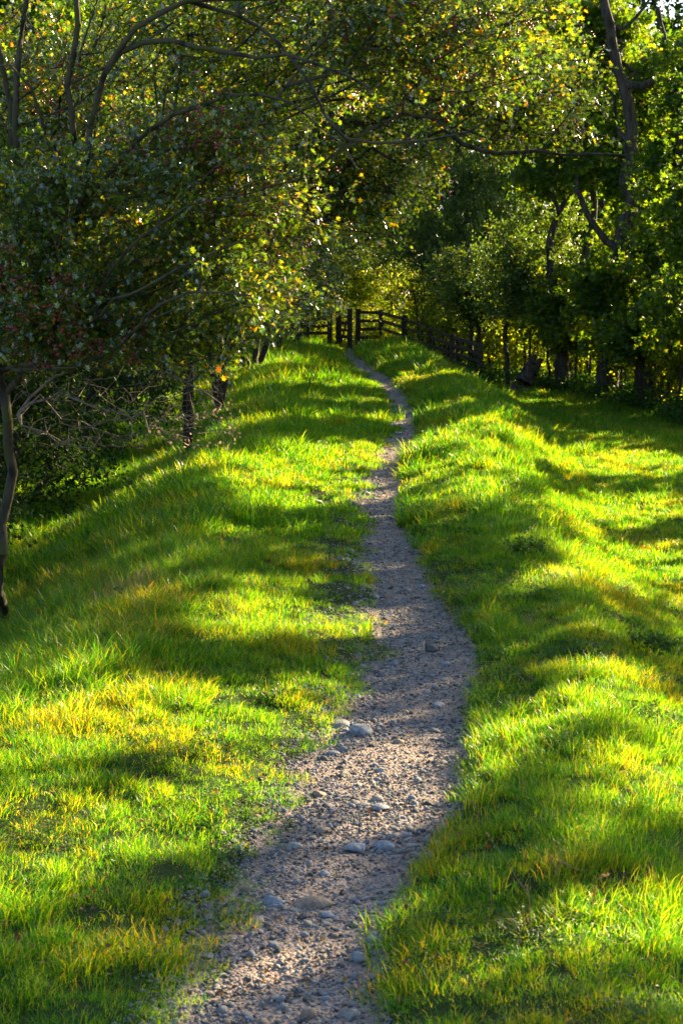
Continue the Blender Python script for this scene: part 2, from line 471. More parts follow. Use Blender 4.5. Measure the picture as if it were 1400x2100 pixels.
def clover(name, rng):
    n = 26
    p = np.stack([rng.normal(0, .05, n), rng.normal(0, .05, n), rng.uniform(.015, .05, n)], 1)
    V, fa, fb, rv = leaves(np.repeat(p, 3, 0), np.tile(np.stack([np.cos([0, 2.1, 4.2]), np.sin([0, 2.1, 4.2]), [.1, .1, .1]], 1), (n, 1)), .016, 'oval', rng, tilt=.25)
    return src(name, np_mesh(name, V, [fa, fb], [M['weed_leaf']], attrs={'rnd': rv}))


def make_grass():
    n_try = 420000
    y = RNG.uniform(0, 1, n_try)
    # cdf so that density falls with distance
    ys = np.linspace(4.5, 70, 400)
    dens = np.where(ys < 13, 190, 190 * 13 / ys) * (ys * .46 + 4.5)
    cdf = np.cumsum(dens); total = cdf[-1] * (ys[1] - ys[0]); cdf /= cdf[-1]
    n = int(total); y = np.interp(RNG.random(n), cdf, ys)
    x = RNG.uniform(-1, 1, n) * (y * .23 + 2.2)
    # wide margins, thin, for the field seen from the side
    n2 = 26000
    y2 = RNG.uniform(0, 75, n2); x2 = RNG.uniform(-10, 24, n2)
    k = np.abs(x2) > (y2 * .23 + 2.2); x2 = x2[k]; y2 = y2[k]
    wide = np.concatenate([np.zeros(len(x), bool), np.ones(len(x2), bool)])
    x = np.concatenate([x, x2]); y = np.concatenate([y, y2])
    c = cover(x, y)
    keep = RNG.random(len(x)) < c
    x, y, wide, c = x[keep], y[keep], wide[keep], c[keep]
    n = len(x)
    u = x - path_c(y); hw = path_hw(y); e = np.abs(u) - hw
    lush = fbm(x * .9, y * .8, 71)
    clump = vnoise(x * 2.6, y * 2.6, 73)
    hgt = .38 + .30 * sstep(.1, .9, e) + .6 * (lush - .4) + .5 * (clump - .5) + .45 * (vnoise(x * 5.5, y * 5.5, 75) - .5)
    hgt = hgt + .5 * sstep(1.6, 2.6, -u) * sstep(11, 14, y)          # long grass by the hedge
    hgt = hgt + .3 * sstep(.35, .1, np.abs(e - .12)) * (u > 0)
    hgt = np.where(u > 2.2, hgt * .8, hgt)
    far = y > 19
    long_ = (hgt - .12 * sstep(15, 11, y) + RNG.normal(0, .12, n)) > 1.0
    mid = (hgt + RNG.normal(0, .12, n)) > .62
    idx = np.where(long_, RNG.integers(8, 12, n), np.where(mid, RNG.integers(4, 8, n), RNG.integers(0, 4, n)))
    idx = np.where(far, np.where(long_, RNG.integers(15, 18, n), RNG.integers(12, 15, n)), idx)
    dry = (np.exp(-(((x + 2.05) / .5) ** 2 + ((y - 16.0) / .8) ** 2)) > RNG.random(n)) | (RNG.random(n) < .003)
    idx = np.where(dry & ~far, RNG.integers(18, 20, n), idx)
    s = np.clip(.8 + .5 * hgt, .8, 1.5) * RNG.uniform(.8, 1.2, n)
    s = s * np.where(far, 1 + (y - 19) / 55, 1) * np.where(wide, 1.7, 1)
    sh = s * RNG.uniform(.8, 1.2, n)
    clo = (fbm(x * 1.7, y * 1.7, 97) > .60) & (RNG.random(n) < .35) & (y < 24)
    idx = np.where(clo, RNG.integers(20, 23, n), idx)
    rot = np.stack([RNG.normal(0, .16, n), RNG.normal(0, .16, n), RNG.uniform(0, 6.28, n)], 1)
    scl = np.stack([s, s, sh], 1)
    pts = np.stack([x, y, ground(x, y)], 1)
    print('grass tufts', n)
    gn_scatter('grass', pts, rot, scl, idx, tufts, 'bright green grass covering the embankment and the field', 'grass')


tufts += [clover('clover', rg) for _ in range(3)]
make_grass()


# ------------------------------------------------------------------ stones
def ico(sub):
    import bmesh
    bm = bmesh.new(); bmesh.ops.create_icosphere(bm, subdivisions=sub, radius=1)
    V = np.array([v.co[:] for v in bm.verts]); Fc = np.array([[v.index for v in f.verts] for f in bm.faces])
    bm.free(); return V, Fc


IV3, IF3 = ico(4); IV1, IF1 = ico(2); IV0, IF0 = ico(1)


def lump(Vs, rng, amp=.25, angular=0.0):
    V = Vs.copy()
    r = np.ones(len(V))
    for _ in range(7):
        k = rng.normal(0, 1, 3) * rng.uniform(.6, 1.8); r += amp * .3 * np.sin(V @ k + rng.uniform(0, 6.28))
    V = V * r[:, None]
    for _ in range(int(angular)):     # planar cuts make facets
        nrm = rng.normal(0, 1, 3); nrm /= np.linalg.norm(nrm); d = rng.uniform(.55, .85)
        s = V @ nrm - d; V = V - np.where(s > 0, s * .85, 0)[:, None] * nrm
    return V


pebs = []
rg = np.random.default_rng(11)
for k in range(10):
    V = lump(IV1, rg, .35, 3) * [1, rg.uniform(.6, .9), rg.uniform(.4, .65)]
    pebs.append(src('pebble', np_mesh('pebble', V, [IF1], [M[['stone_blue', 'stone_pale', 'stone_tan', 'stone_blue', 'stone_dark'][k % 5]]])))


def make_gravel():
    out = []
    for n, ylo, yhi, smin, smax, p in ((46000, 6, 20, .004, .013, 1.0), (18000, 20, 58, .006, .014, 1), (4200, 6, 24, .010, .022, 1), (1300, 24, 58, .014, .028, 1), (900, 6.5, 26, .018, .034, 1)):
        y = ylo + (yhi - ylo) * RNG.random(n) ** 1.15
        tt = RNG.uniform(-1, 1, n)
        x = path_c(y) + tt * (path_hw(y) + .06) - .13 * (tt < -.7) * RNG.random(n)
        worn = RNG.random(n) < .12
        x = np.where(worn & (y > 12) & (y < 28), path_c(y) - path_hw(y) - RNG.random(n) * .6, x)
        dens = sstep(.3, .7, fbm(x * 2.5, y * 2, 81)) * .6 + .4 * np.clip(.5 - .5 * tt, 0, 1) + .1
        k = RNG.random(n) < dens
        x, y = x[k], y[k]
        out.append((x, y, RNG.uniform(smin, smax, len(x))))
    x = np.concatenate([o[0] for o in out]); y = np.concatenate([o[1] for o in out]); s = np.concatenate([o[2] for o in out])
    n = len(x)
    z = path_z(x, y) + .003
    rot = np.stack([RNG.normal(0, .3, n), RNG.normal(0, .3, n), RNG.uniform(0, 6.28, n)], 1)
    scl = np.stack([s, s, s], 1)
    gn_scatter('gravel', np.stack([x, y, z], 1), rot, scl, RNG.integers(0, 10, n), pebs, 'loose grey and tan gravel strewn over the footpath', 'gravel')


make_gravel()

STONES = [  # px, py, width, height, material, angular, label
    (742, 1500, 55, 26, 'blue', 0, 'largest smooth blue-grey cobble at the left edge of the path'),
    (697, 1486, 40, 15, 'pale', 1, 'flat pale cobble touching grass, left of the largest blue-grey cobble'),
    (884, 1332, 32, 20, 'dark', 4, 'dark angular rock with a tiny grass tuft in the upper bend of the path'),
    (969, 1328, 30, 8, 'tan', 4, 'thin flat brown slab at the right edge of the bend in the path'),
    (909, 1361, 26, 11, 'blue', 1, 'low grey stone just below the dark angular rock on the bend'),
    (809, 1362, 17, 14, 'blue', 1, 'small round stone among grass blades on the left of the bend'),
    (669, 1350, 14, 12, 'pale', 0, 'lone pale pebble in the grass left of the bend'),
    (731, 1429, 17, 12, 'blue', 1, 'small grey pebble above the largest blue-grey cobble'),
    (899, 1447, 27, 14, 'blue', 1, 'rounded grey stone in the middle of the path below the bend'),
    (815, 1522, 27, 10, 'tan', 2, 'flat pinkish stone right of and below the largest cobble'),
    (663, 1558, 18, 12, 'dark', 0, 'dark bluish pebble near the left grass edge below the flat pale cobble'),
    (684, 1546, 26, 12, 'blue', 1, 'grey stone just above the dark bluish pebble'),
    (778, 1581, 21, 12, 'blue', 1, 'small domed grey stone alone in mid-path'),
    (703, 1592, 22, 11, 'dark', 1, 'dark grey stone left of the small domed grey stone'),
    (654, 1630, 34, 15, 'tan', 2, 'warm tan stone tucked into the grass tongue on the left'),
    (774, 1640, 30, 14, 'pale', 1, 'pale stone resting behind a broader grey stone in mid-path'),
    (777, 1657, 46, 15, 'blue', 1, 'broad low grey stone in front of the pale stone in mid-path'),
    (658, 1704, 42, 14, 'tan', 3, 'long flat tan stone, half buried in the left of the path'),
    (603, 1736, 40, 16, 'pale', 2, 'flat pale stone close to the left verge above the shaded strip'),
    (733, 1740, 58, 22, 'blue', 1, 'wide flat blue-grey cobble, left one of the pair in mid-path'),
    (787, 1735, 48, 21, 'blue', 0, 'smooth oval grey cobble, right one of the pair in mid-path'),
    (843, 1706, 28, 10, 'dark', 4, 'dark angular stone right of and above the pair of cobbles'),
    (898, 1729, 17, 12, 'pale', 3, 'small whitish stone near the right grass edge'),
    (663, 1791, 28, 13, 'blue', 1, 'grey stone below the wide flat blue-grey cobble'),
    (560, 1849, 46, 23, 'blue', 0, 'domed grey cobble at the left end of the long embedded slab'),
    (645, 1857, 92, 17, 'tan', 3, 'long flat tan slab embedded across the lower path'),
    (628, 1882, 38, 13, 'dark', 1, 'dark flat stone just below the long embedded slab'),
    (671, 1880, 34, 14, 'blue', 1, 'grey stone below the right end of the long embedded slab'),
    (772, 1923, 40, 28, 'blue', 0, 'round grey cobble against the right verge of the lower path'),
    (790, 2005, 27, 26, 'dark', 0, 'dark round cobble at the foot of the right verge, lower of two'),
    (735, 1966, 38, 22, 'blue', 1, 'flat grey cobble sunk in the shaded lower path'),
    (714, 2078, 52, 27, 'pale', 1, 'large pale cobble at the bottom of the photo, right of its twin'),
    (637, 2080, 47, 25, 'tan', 1, 'tan cobble at the bottom of the photo, left of the large pale one'),
    (427, 1962, 28, 16, 'pale', 1, 'pale stone beside the left verge of the lower path'),
    (430, 1883, 24, 14, 'tan', 2, 'small tan stone at the left verge level with the long slab'),
    (765, 1223, 32, 13, 'pale', 1, 'pale flat stone on the left side of the narrow shaded stretch'),
    (749, 1012, 22, 10, 'pale', 1, 'pale stone at the left edge where the path narrows far off'),
    (650, 1030, 26, 7, 'pale', 2, 'thin pale stone lying in short grass left of the distant path'),
    (716, 1130, 22, 9, 'blue', 2, 'grey stone in the worn strip left of the path'),
    (816, 889, 16, 7, 'pale', 2, 'small pale stone in the far bend before the gate'),
    (865, 1203, 22, 9, 'blue', 1, 'low grey stone right of centre in the shaded stretch'),
]
for px, py_, w, h, mt, ang, lab in STONES:
    c = hit(px, py_ + h * .3)
    s = c[1] / F
    rg = np.random.default_rng(int(px * 7 + py_))
    V = lump(IV3, rg, .30, ang * 1.5 + 2)
    V = V / np.abs(V).max(0)
    vt = (HC - c[2]) / c[1]
    V = V * [w * s / 2, min(w * s * .5, max(h * s / vt * .33, w * s * .22)), max(h * s * .6, w * s * .19)]
    a = rg.uniform(-.4, .4); ca, sa = math.cos(a), math.sin(a)
    V = V @ np.array([[ca, sa, 0], [-sa, ca, 0], [0, 0, 1]])
    me = np_mesh('path_stone', V, [IF3], [M['stone_' + mt]])
    on = abs(c[0] - path_c(c[1])) < path_hw(c[1])
    ob = link('path_stone', me, loc=(c[0], c[1], c[2] + (.004 if on else .01) + V[:, 2].max() * .3))
    tag(ob, lab, 'stone', 'larger stones lying on the footpath')


# ------------------------------------------------------------------ trees
def frames(D):
    D = D / (np.linalg.norm(D, axis=1, keepdims=True) + 1e-9)
    up = np.where(np.abs(D[:, 2:3]) > .9, np.array([[1., 0, 0]]), np.array([[0., 0, 1.]]))
    A = np.cross(D, up); A /= np.linalg.norm(A, axis=1, keepdims=True) + 1e-9
    B = np.cross(D, A)
    return A, B


def tubes(P0, P1, R0, R1, D0=None, D1=None, k=5):
    """a frustum per segment, returned as verts, quads"""
    n = len(P0); D = P1 - P0
    A0, B0 = frames(D if D0 is None else D0); A1, B1 = frames(D if D1 is None else D1)
    th = np.linspace(0, 2 * np.pi, k, endpoint=False)
    c = np.cos(th)[None, :, None]; s = np.sin(th)[None, :, None]
    V0 = P0[:, None] + R0[:, None, None] * (A0[:, None] * c + B0[:, None] * s)
    V1 = P1[:, None] + R1[:, None, None] * (A1[:, None] * c + B1[:, None] * s)
    V = np.concatenate([V0, V1], 1).reshape(-1, 3)
    b = np.arange(n)[:, None, None] * 2 * k
    j = np.arange(k); jn = (j + 1) % k
    q = np.stack([j, jn, jn + k, j + k], 1)[None]
    return V, (b + q).reshape(-1, 4)


class Skel:
    def __init__(s, base, rng):
        s.P = [np.asarray(base, float)]; s.par = [-1]; s.len = [0.0]; s.rng = rng; s.fix = {}

    def add(s, parent, pts, r0=None, r1=None):
        ids = []
        p = parent
        for i_, q in enumerate(pts):
            s.P.append(np.asarray(q, float)); s.par.append(p)
            s.len.append(s.len[p] + np.linalg.norm(s.P[-1] - s.P[p])); p = len(s.P) - 1; ids.append(p)
            if r0 is not None: s.fix[p] = r0 + (r1 - r0) * (i_ + 1) / len(pts)
        return ids

    def limb(s, start, way, r0, r1, step=.22, wob=.03):
        """smooth limb from an existing node through way points"""
        W = np.array([s.P[start]] + [np.asarray(w, float) for w in way])
        seg = np.linalg.norm(np.diff(W, axis=0), axis=1); cum = np.concatenate([[0], np.cumsum(seg)])
        n = max(2, int(cum[-1] / step)); t_ = np.linspace(0, cum[-1], n + 1)[1:]
        # Catmull-Rom through the way points
        out = []
        for tt in t_:
            k = min(np.searchsorted(cum, tt, side='right') - 1, len(seg) - 1); f = (tt - cum[k]) / (seg[k] + 1e-9)
            p0 = W[max(k - 1, 0)]; p1 = W[k]; p2 = W[k + 1]; p3 = W[min(k + 2, len(W) - 1)]
            out.append(.5 * ((2 * p1) + (-p0 + p2) * f + (2 * p0 - 5 * p1 + 4 * p2 - p3) * f * f + (-p0 + 3 * p1 - 3 * p2 + p3) * f ** 3))
        out = np.array(out) + s.rng.normal(0, wob, (n, 3)) * min(1, step * 2)
        kk = max(2, n // 4); cj = s.rng.normal(0, .055 * min(1, cum[-1] / 3), (kk + 1, 3)); cj[0] = 0
        fi = np.linspace(0, kk, n); out = out + np.stack([np.interp(fi, np.arange(kk + 1), cj[:, c_]) for c_ in range(3)], 1)
        return s.add(start, out, r0, r1)

    def colonise(s, T, seg=.28, droop=0.0, w=.35):
        T = np.asarray(T); base = np.array(s.P)
        d = np.min(np.linalg.norm(T[:, None] - base[None, ::max(1, len(base) // 60)], axis=2), axis=1)
        cap = len(s.P) + int(len(T) * 14) + 100
        A = np.zeros((cap, 3)); Ln = np.zeros(cap); n = len(s.P); A[:n] = base; Ln[:n] = s.len
        ends = []
        lo = 1 if n > 3 else 0
        for t_ in T[np.argsort(d)]:
            dd = np.linalg.norm(A[lo:n] - t_, axis=1) + w * Ln[lo:n]
            # prefer starting points lower than the target
            dd = dd + .5 * np.clip(A[lo:n, 2] - t_[2], 0, None)
            k = int(np.argmin(dd)) + lo
            v = t_ - A[k]; L_ = np.linalg.norm(v)
            m = max(1, int(L_ / seg)); m = min(m, 12)
            f = np.arange(1, m + 1) / m
            side = s.rng.normal(0, 1, 3) * L_ * .10
            pts = A[k] + v * f[:, None] + (np.sin(f * np.pi)[:, None]) * (side + np.array([0, 0, L_ * (.10 - droop)]))
            pts[:-1] += s.rng.normal(0, .035, (m - 1, 3)) if m > 1 else 0
            if n + m >= cap: break
            ids = s.add(k, pts)
            A[n:n + m] = pts; Ln[n:n + m] = s.len[-m:]; n += m
            ends.append(ids[-1])
        return ends

    def build(s, r_tip=.004, R=.15, thr=.0105):
        Pn = np.array(s.P); par = np.array(s.par); n = len(Pn)
        cnt = np.zeros(n); has = np.zeros(n, bool); has[par[1:]] = True
        cnt[~has] = 1
        for i_ in range(n - 1, 0, -1): cnt[par[i_]] += cnt[i_]
        ex = math.log(max(R / r_tip, 1.5)) / math.log(max(cnt[0], 3))
        rad = r_tip * cnt ** ex
        for k, v in s.fix.items(): rad[k] = max(rad[k], v) if rad[k] < v * 1.4 else v * 1.2
        rad[0] = max(R, rad[0])
        # main child
        main = np.full(n, -1); best = np.zeros(n)
        for i_ in range(1, n):
            if rad[i_] > best[par[i_]]: best[par[i_]] = rad[i_]; main[par[i_]] = i_
        D = np.zeros((n, 3)); D[1:] = Pn[1:] - Pn[par[1:]]; D[0] = (0, 0, 1)
        D /= np.linalg.norm(D, axis=1, keepdims=True) + 1e-9
        J = D.copy(); mk = main >= 0; J[mk] = D[mk] + D[main[mk]]     # joint directions
        J /= np.linalg.norm(J, axis=1, keepdims=True) + 1e-9
        i_ = np.arange(1, n); p = par[i_]; im = main[p] == i_
        r0 = np.where(im, rad[p], np.minimum(rad[i_] * 1.15, rad[p])); r1 = rad[i_]
        d0 = np.where(im[:, None], J[p], D[i_]); d1 = J[i_]
        r0 = np.where(p == 0, rad[0] * 1.6, r0)
        return Pn[p], Pn[i_], r0, r1, d0, d1


def blob_points(blobs, n, rng, clumps=None, spread=.45, shell=.45):
    """twig-end positions in clumps spread through a union of ellipsoids: (centre, (rx,ry,rz), weight)"""
    C = []
    w = np.array([b[2] for b in blobs], float); w /= w.sum()
    nc = clumps or max(6, n // 9)
    which = rng.choice(len(blobs), nc, p=w)
    v = rng.normal(0, 1, (nc, 3)); v /= np.linalg.norm(v, axis=1, keepdims=True)
    rr = (shell + (1 - shell) * rng.random(nc)) ** .8
    cen = np.array([blobs[k][0] for k in which]) + v * rr[:, None] * np.array([blobs[k][1] for k in which])
    pick = rng.integers(0, nc, n)
    T = cen[pick] + rng.normal(0, spread, (n, 3)) * [1, 1, .7]
    return T


def make_tree(name, label, cat, group, base, limbs, blobs, n_ends, leaf_kind, leaf_size, lpe, mats, rng_seed,
              R=.15, r_tip=.004, twiglets=6, twig_len=.28, droop=0.0, hang=0.0, berries=0, spread=.4, thr=.011,
              clumps=None, clip=None, tilt=.7, crown_name='crown', shell=.45, sides=5, draw_twiglets=True, stems=None, extra=None, w=.35):
    rng = np.random.default_rng(rng_seed)
    base = np.asarray(base, float)
    root = empty(name, base)
    tag(root, label, cat, group)
    allseg = []; all_ends = []
    T = blobs if isinstance(blobs, np.ndarray) else blob_points(blobs, n_ends, rng, clumps=clumps, spread=spread, shell=shell) if n_ends else np.zeros((0, 3))
    if clip is not None: T = T[clip(T)]
    T = T[T[:, 2] > ground(T[:, 0], T[:, 1]) + .15] if len(T) else T
    sk = Skel(base - [0, 0, .15], rng)
    for lb in limbs:     # (index of limb to start from or -1, node fraction, way points, r0, r1)
        frm, fr, way, r0, r1 = lb
        start = 0 if frm < 0 else limb_ids[frm][min(int(fr * len(limb_ids[frm])), len(limb_ids[frm]) - 1)]
        if frm < 0: limb_ids = locals().get('limb_ids') or []
        ids = sk.limb(start, way, r0, r1)
        limb_ids.append(ids)
    ends = sk.colonise(T, droop=droop, w=w) if len(T) else []
    P0, P1, r0, r1, d0, d1 = sk.build(r_tip, R, thr)
    # flare at the foot
    zrel = P0[:, 2] - base[2]
    big = np.maximum(r0, r1) >= thr
    def out_mesh(nm, parts, mats_, parent, kind=None):
        Vs, qs, off, mi, rnds, others = [], [], 0, [], [], []
        bysize = {}
        for V, faces, mid, rnd in parts:
            for f in faces:
                bysize.setdefault(f.shape[1], []).append((f + off, mid))
            Vs.append(V); rnds.append(np.zeros(len(V)) if rnd is None else rnd); off += len(V)
        polys = []; mi = []
        for k_, lst in bysize.items():
            polys.append(np.concatenate([a_ for a_, _ in lst])); mi += [np.full(len(a_), m_) for a_, m_ in lst]
        me_ = np_mesh(nm, np.concatenate(Vs) - base, polys, mats_, np.concatenate(mi), attrs={'rnd': np.concatenate(rnds)})
        ob_ = link(nm, me_, parent)
        if kind: ob_['kind'] = kind
        return ob_
    V, q = tubes(P0[big], P1[big], r0[big], r1[big], d0[big], d1[big], 8)
    out_mesh('trunk', [(V, [q], 0, None)], [mats[1]], root)
    if ends:
        sm = ~big
        parts = []
        V, q = tubes(P0[sm], P1[sm], r0[sm], r1[sm], d0[sm], d1[sm], 4)
        parts.append((V, [q], 1, None))
        E = np.array([sk.P[e] for e in ends]); Dn = np.array([sk.P[e] - sk.P[sk.par[e]] for e in ends])
        Dn /= np.linalg.norm(Dn, axis=1, keepdims=True) + 1e-9
        # twiglets fan out around each twig end
        nt = len(E) * twiglets
        Eo = np.repeat(E, twiglets, 0); Do = np.repeat(Dn, twiglets, 0) * .6 + rng.normal(0, .75, (nt, 3)); Do[:, 2] -= hang
        Do /= np.linalg.norm(Do, axis=1, keepdims=True)
        Lt = twig_len * rng.uniform(.5, 1.3, nt)
        Eo = Eo - np.repeat(Dn, twiglets, 0) * rng.uniform(0, twig_len, (nt, 1))
        if draw_twiglets:
            V, q = tubes(Eo, Eo + Do * Lt[:, None], np.full(nt, r_tip * .6), np.full(nt, r_tip * .3), k=3)
            parts.append((V, [q], 1, None))
        per = max(1, lpe // twiglets)
        f = rng.random((nt, per)); f = .15 + .85 * f
        pts = (Eo[:, None] + Do[:, None] * (Lt[:, None] * f)[..., None]).reshape(-1, 3) + rng.normal(0, leaf_size * .35, (nt * per, 3))
        dr = np.repeat(Do, per, 0); dr = dr + rng.normal(0, .7, dr.shape); dr[:, 2] -= hang * .6 + .1
        cb = np.repeat(np.repeat(rng.random(len(E)), twiglets), per)
        V, fa, fb, rv = leaves(pts, dr, leaf_size, leaf_kind, rng, tilt=tilt, bias=cb)
        parts.append((V, [fa, fb], 0, rv))
        out_mesh(crown_name, parts, [mats[0], mats[1]], root)
        if berries:
            wgt = np.exp(3.5 * np.sin(Eo @ np.array([2.1, 1.3, 2.7]))); bc = rng.choice(nt, berries // 4, p=wgt / wgt.sum()); Bp = np.repeat((Eo + Do * Lt[:, None])[bc], 4, 0) + rng.normal(0, .025, (len(bc) * 4, 3)) - [0, 0, .02]
            BV = IV0 * .0105
            V = (Bp[:, None] + BV[None] * rng.uniform(.8, 1.25, (len(Bp), 1, 1))).reshape(-1, 3)
            Fb = (np.arange(len(Bp))[:, None, None] * len(BV) + IF0[None]).reshape(-1, 3)
            out_mesh('berries', [(V, [Fb], 0, None)], [M['berry']], root, kind='stuff')
    if extra: extra(root, sk, rng, base, out_mesh)
    return root


exec_trees = True
HAW = (M['hawthorn_leaf'], M['bark']); HAWM = (M['hawthorn_leaf'], M['bark_moss'])
SYC = (M['sycamore_leaf'], M['bark_dark']); BIR = (M['birch_leaf'], M['bark']); WOO = (M['wood_leaf'], M['bark_dark']); SHR = (M['shrub_leaf'], M['bark_dark'])
GH = 'hawthorns of the hedge along the left bank'


def dead_twigs(root, sk, rng, base, out_mesh):
    """the bare lower sprays hanging below the crown, with a few bleached leaves left on their tips"""
    s2 = Skel(P(40, 850, 14.6), rng)
    a = s2.limb(0, [P(120, 830, 14.2), P(230, 850, 13.9), P(330, 855, 13.7)], .014, .005, wob=.12)
    b = s2.limb(0, [P(110, 760, 14.4), P(230, 745, 14.0), P(360, 760, 13.8), P(470, 800, 13.6)], .013, .004, wob=.12)
    c = s2.limb(0, [P(90, 905, 14.2), P(170, 915, 13.9)], .011, .004, wob=.12)
    n = 560
    k = rng.random(n)
    px = 20 + 470 * k ** .8; pyy = 700 + 50 * k + rng.random(n) * (230 - 60 * k)
    T = np.array([P(a_, b_, c_) for a_, b_, c_ in zip(px, pyy, rng.uniform(13.2, 15.4, n))])
    T[:, 2] = np.maximum(T[:, 2], ground(T[:, 0], T[:, 1]) + .35)
    ends = s2.colonise(T, seg=.1, droop=.12, w=.25)
    P0, P1, r0, r1, d0, d1 = s2.build(.0016, .016)
    V, q = tubes(P0, P1, r0, r1, d0, d1, 5)
    out_mesh('dead_twigs', [(V, [q], 0, None)], [M['twig_dry']], root)
    E = np.array([s2.P[e] for e in ends])
    sx = 700 + E[:, 0] / E[:, 1] * F
    tips = E[(sx > 300) & (E[:, 2] < np.median(E[:, 2]))]
    tips = np.repeat(tips[::2], 3, 0); tips = tips + rng.normal(0, .03, tips.shape)
    V, fa, fb, rv = leaves(tips, rng.normal(0, 1, tips.shape), .032, 'hawthorn', rng)
    tw = np.array([s2.P[e] for e in ends[::2]]); tw = np.repeat(tw, 3, 0) + rng.normal(0, .04, (len(tw) * 3, 3))
    out_mesh('withered_leaves', [(V, [fa, fb], 0, rv)], [M['dry_leaf']], root)


# --- nearest hawthorn, trunk at the left edge of the frame, crown leaning over the path
hb = hit(10, 1285)
make_tree('hawthorn_tree', 'big nearest hawthorn with red berries and bare lower twigs at the left edge', 'tree', GH, hb,
          [(-1, 0, [P(3, 1180, 15), P(0, 1060, 15), P(12, 960, 15), P(30, 850, 14.9), P(20, 760, 15)], .036, .044),
           (0, .99, [P(90, 640, 14.6), P(150, 500, 14.2), P(180, 380, 13.8), P(205, 240, 13.6), P(255, 110, 13.4), P(330, 50, 13.3), P(430, 14, 13.2), P(560, 8, 13.1), P(700, -20, 13)], .037, .015),
           (1, .60, [P(250, 105, 13.5), P(330, 78, 13.3), P(420, 92, 13.2), P(520, 108, 13.1), P(630, 122, 13.0), P(760, 190, 12.9)], .026, .008),
           (0, .99, [P(120, 560, 15.2), P(150, 300, 14.2), P(153, 190, 14.0), P(165, 60, 13.9), P(150, -60, 14)], .034, .022),
           (0, .99, [P(30, 600, 14.6), P(40, 420, 14.4), P(28, 220, 14.2), P(40, 60, 14.2), P(60, -100, 14)], .04, .02),
           (0, .9, [P(-40, 600, 14.8), P(0, 400, 14.4), P(8, 200, 14.3), P(-10, 0, 14.2)], .035, .02),
           (0, .95, [P(120, 720, 14.2), P(185, 640, 13.4), P(280, 590, 13.0), P(420, 512, 12.8), P(520, 480, 12.8)], .024, .007),
           (0, .95, [P(140, 740, 14.2), P(240, 690, 13.4), P(300, 625, 13.0), P(410, 585, 12.8), P(500, 590, 12.7)], .024, .007),
           (1, .75, [P(520, 60, 13.5), P(650, 200, 13.2), P(700, 270, 13.1), P(780, 275, 13), P(870, 290, 13), P(960, 288, 13), P(1010, 268, 13)], .018, .008),
           (1, .35, [P(330, 260, 13.6), P(470, 215, 13.4), P(620, 250, 13.2), P(720, 330, 13)], .018, .006),
           (3, .35, [P(60, 170, 14.1), P(-20, 140, 14.2)], .016, .010),
           (7, .2, [P(330, 470, 13.2), P(460, 410, 13.0), P(610, 380, 12.8)], .014, .005)],
          [(P(40, 420, 15.4), (1.0, 1.1, 1.5), 2.0), (P(240, 500, 14.8), (1.1, 1.2, .75), 2.4), (P(330, 200, 15.2), (1.3, 1.2, .7), 1.6),
           (P(650, 60, 14.6), (1.5, 1.2, .6), 2.2), (P(430, 400, 14.5), (.8, 1.2, .6), 1.4), (P(960, 60, 14.4), (1.1, 1.2, .55), 1.8), (P(180, 640, 14.2), (.85, 1.0, .32), 1.1), (P(350, 670, 14.2), (.55, .8, .2), .8), (P(490, 600, 14.0), (.4, .8, .28), .7), (P(420, 330, 13.3), (.8, .5, .4), .5), (P(60, 420, 13.6), (.5, .5, .5), .5),
           (P(0, -150, 15.5), (2, 2, 1.0), 1.2), (P(700, -160, 14.6), (2.2, 1.6, .6), 1.2)],
          2700, 'hawthorn', .056, 40, HAWM, 101, R=.045, r_tip=.0042, berries=8000, spread=.17, twig_len=.20, thr=.007, clumps=500, extra=dead_twigs,
          clip=lambda T: (T[:, 2] > 1.9))

# --- second: arch over the path at the top of the photo
make_tree('hawthorn_tree', 'second hawthorn from the left edge whose long boughs arch over the path', 'tree', GH, (-4.5, 20.5, g(-4.5, 20.5)),
          [(-1, 0, [P(-60, 900, 20.5), P(0, 700, 20.4), P(140, 500, 20.2), P(300, 300, 20)], .10, .07),
           (0, .95, [P(450, 190, 18.9), P(620, 150, 18.2), P(800, 200, 17.8), P(950, 300, 17.6), P(1100, 312, 17.5), P(1290, 315, 17.4)], .06, .01),
           (0, .9, [P(480, 60, 19.6), P(700, -20, 19.2), P(900, 20, 19), P(1080, 110, 18.8), P(1170, 200, 18.6)], .06, .01),
           (0, .6, [P(400, 480, 19.8), P(520, 420, 19.4), P(620, 430, 19)], .04, .01)],
          [(P(300, 420, 20), (1.3, 1.6, 1.3), 2), (P(560, 300, 19.4), (1.3, 1.4, .95), 2.4), (P(880, 110, 18.8), (1.6, 1.3, .8), 2.6), (P(1080, 200, 18.6), (.9, 1.2, .5), 1.2),
           (P(480, 530, 19.6), (.75, 1.2, .5), 1.2), (P(900, -150, 19), (2.4, 1.5, .7), 1.5), (P(760, 330, 18.8), (.9, 1.2, .5), 1.3), (P(680, 430, 19.2), (.8, 1.2, .5), 1.2), (P(300, 0, 20), (1.6, 1.8, 1), 1.2)],
          2300, 'hawthorn', .058, 40, HAW, 102, R=.16, r_tip=.0045, berries=5000, spread=.18, twig_len=.24, thr=.010, clumps=420)

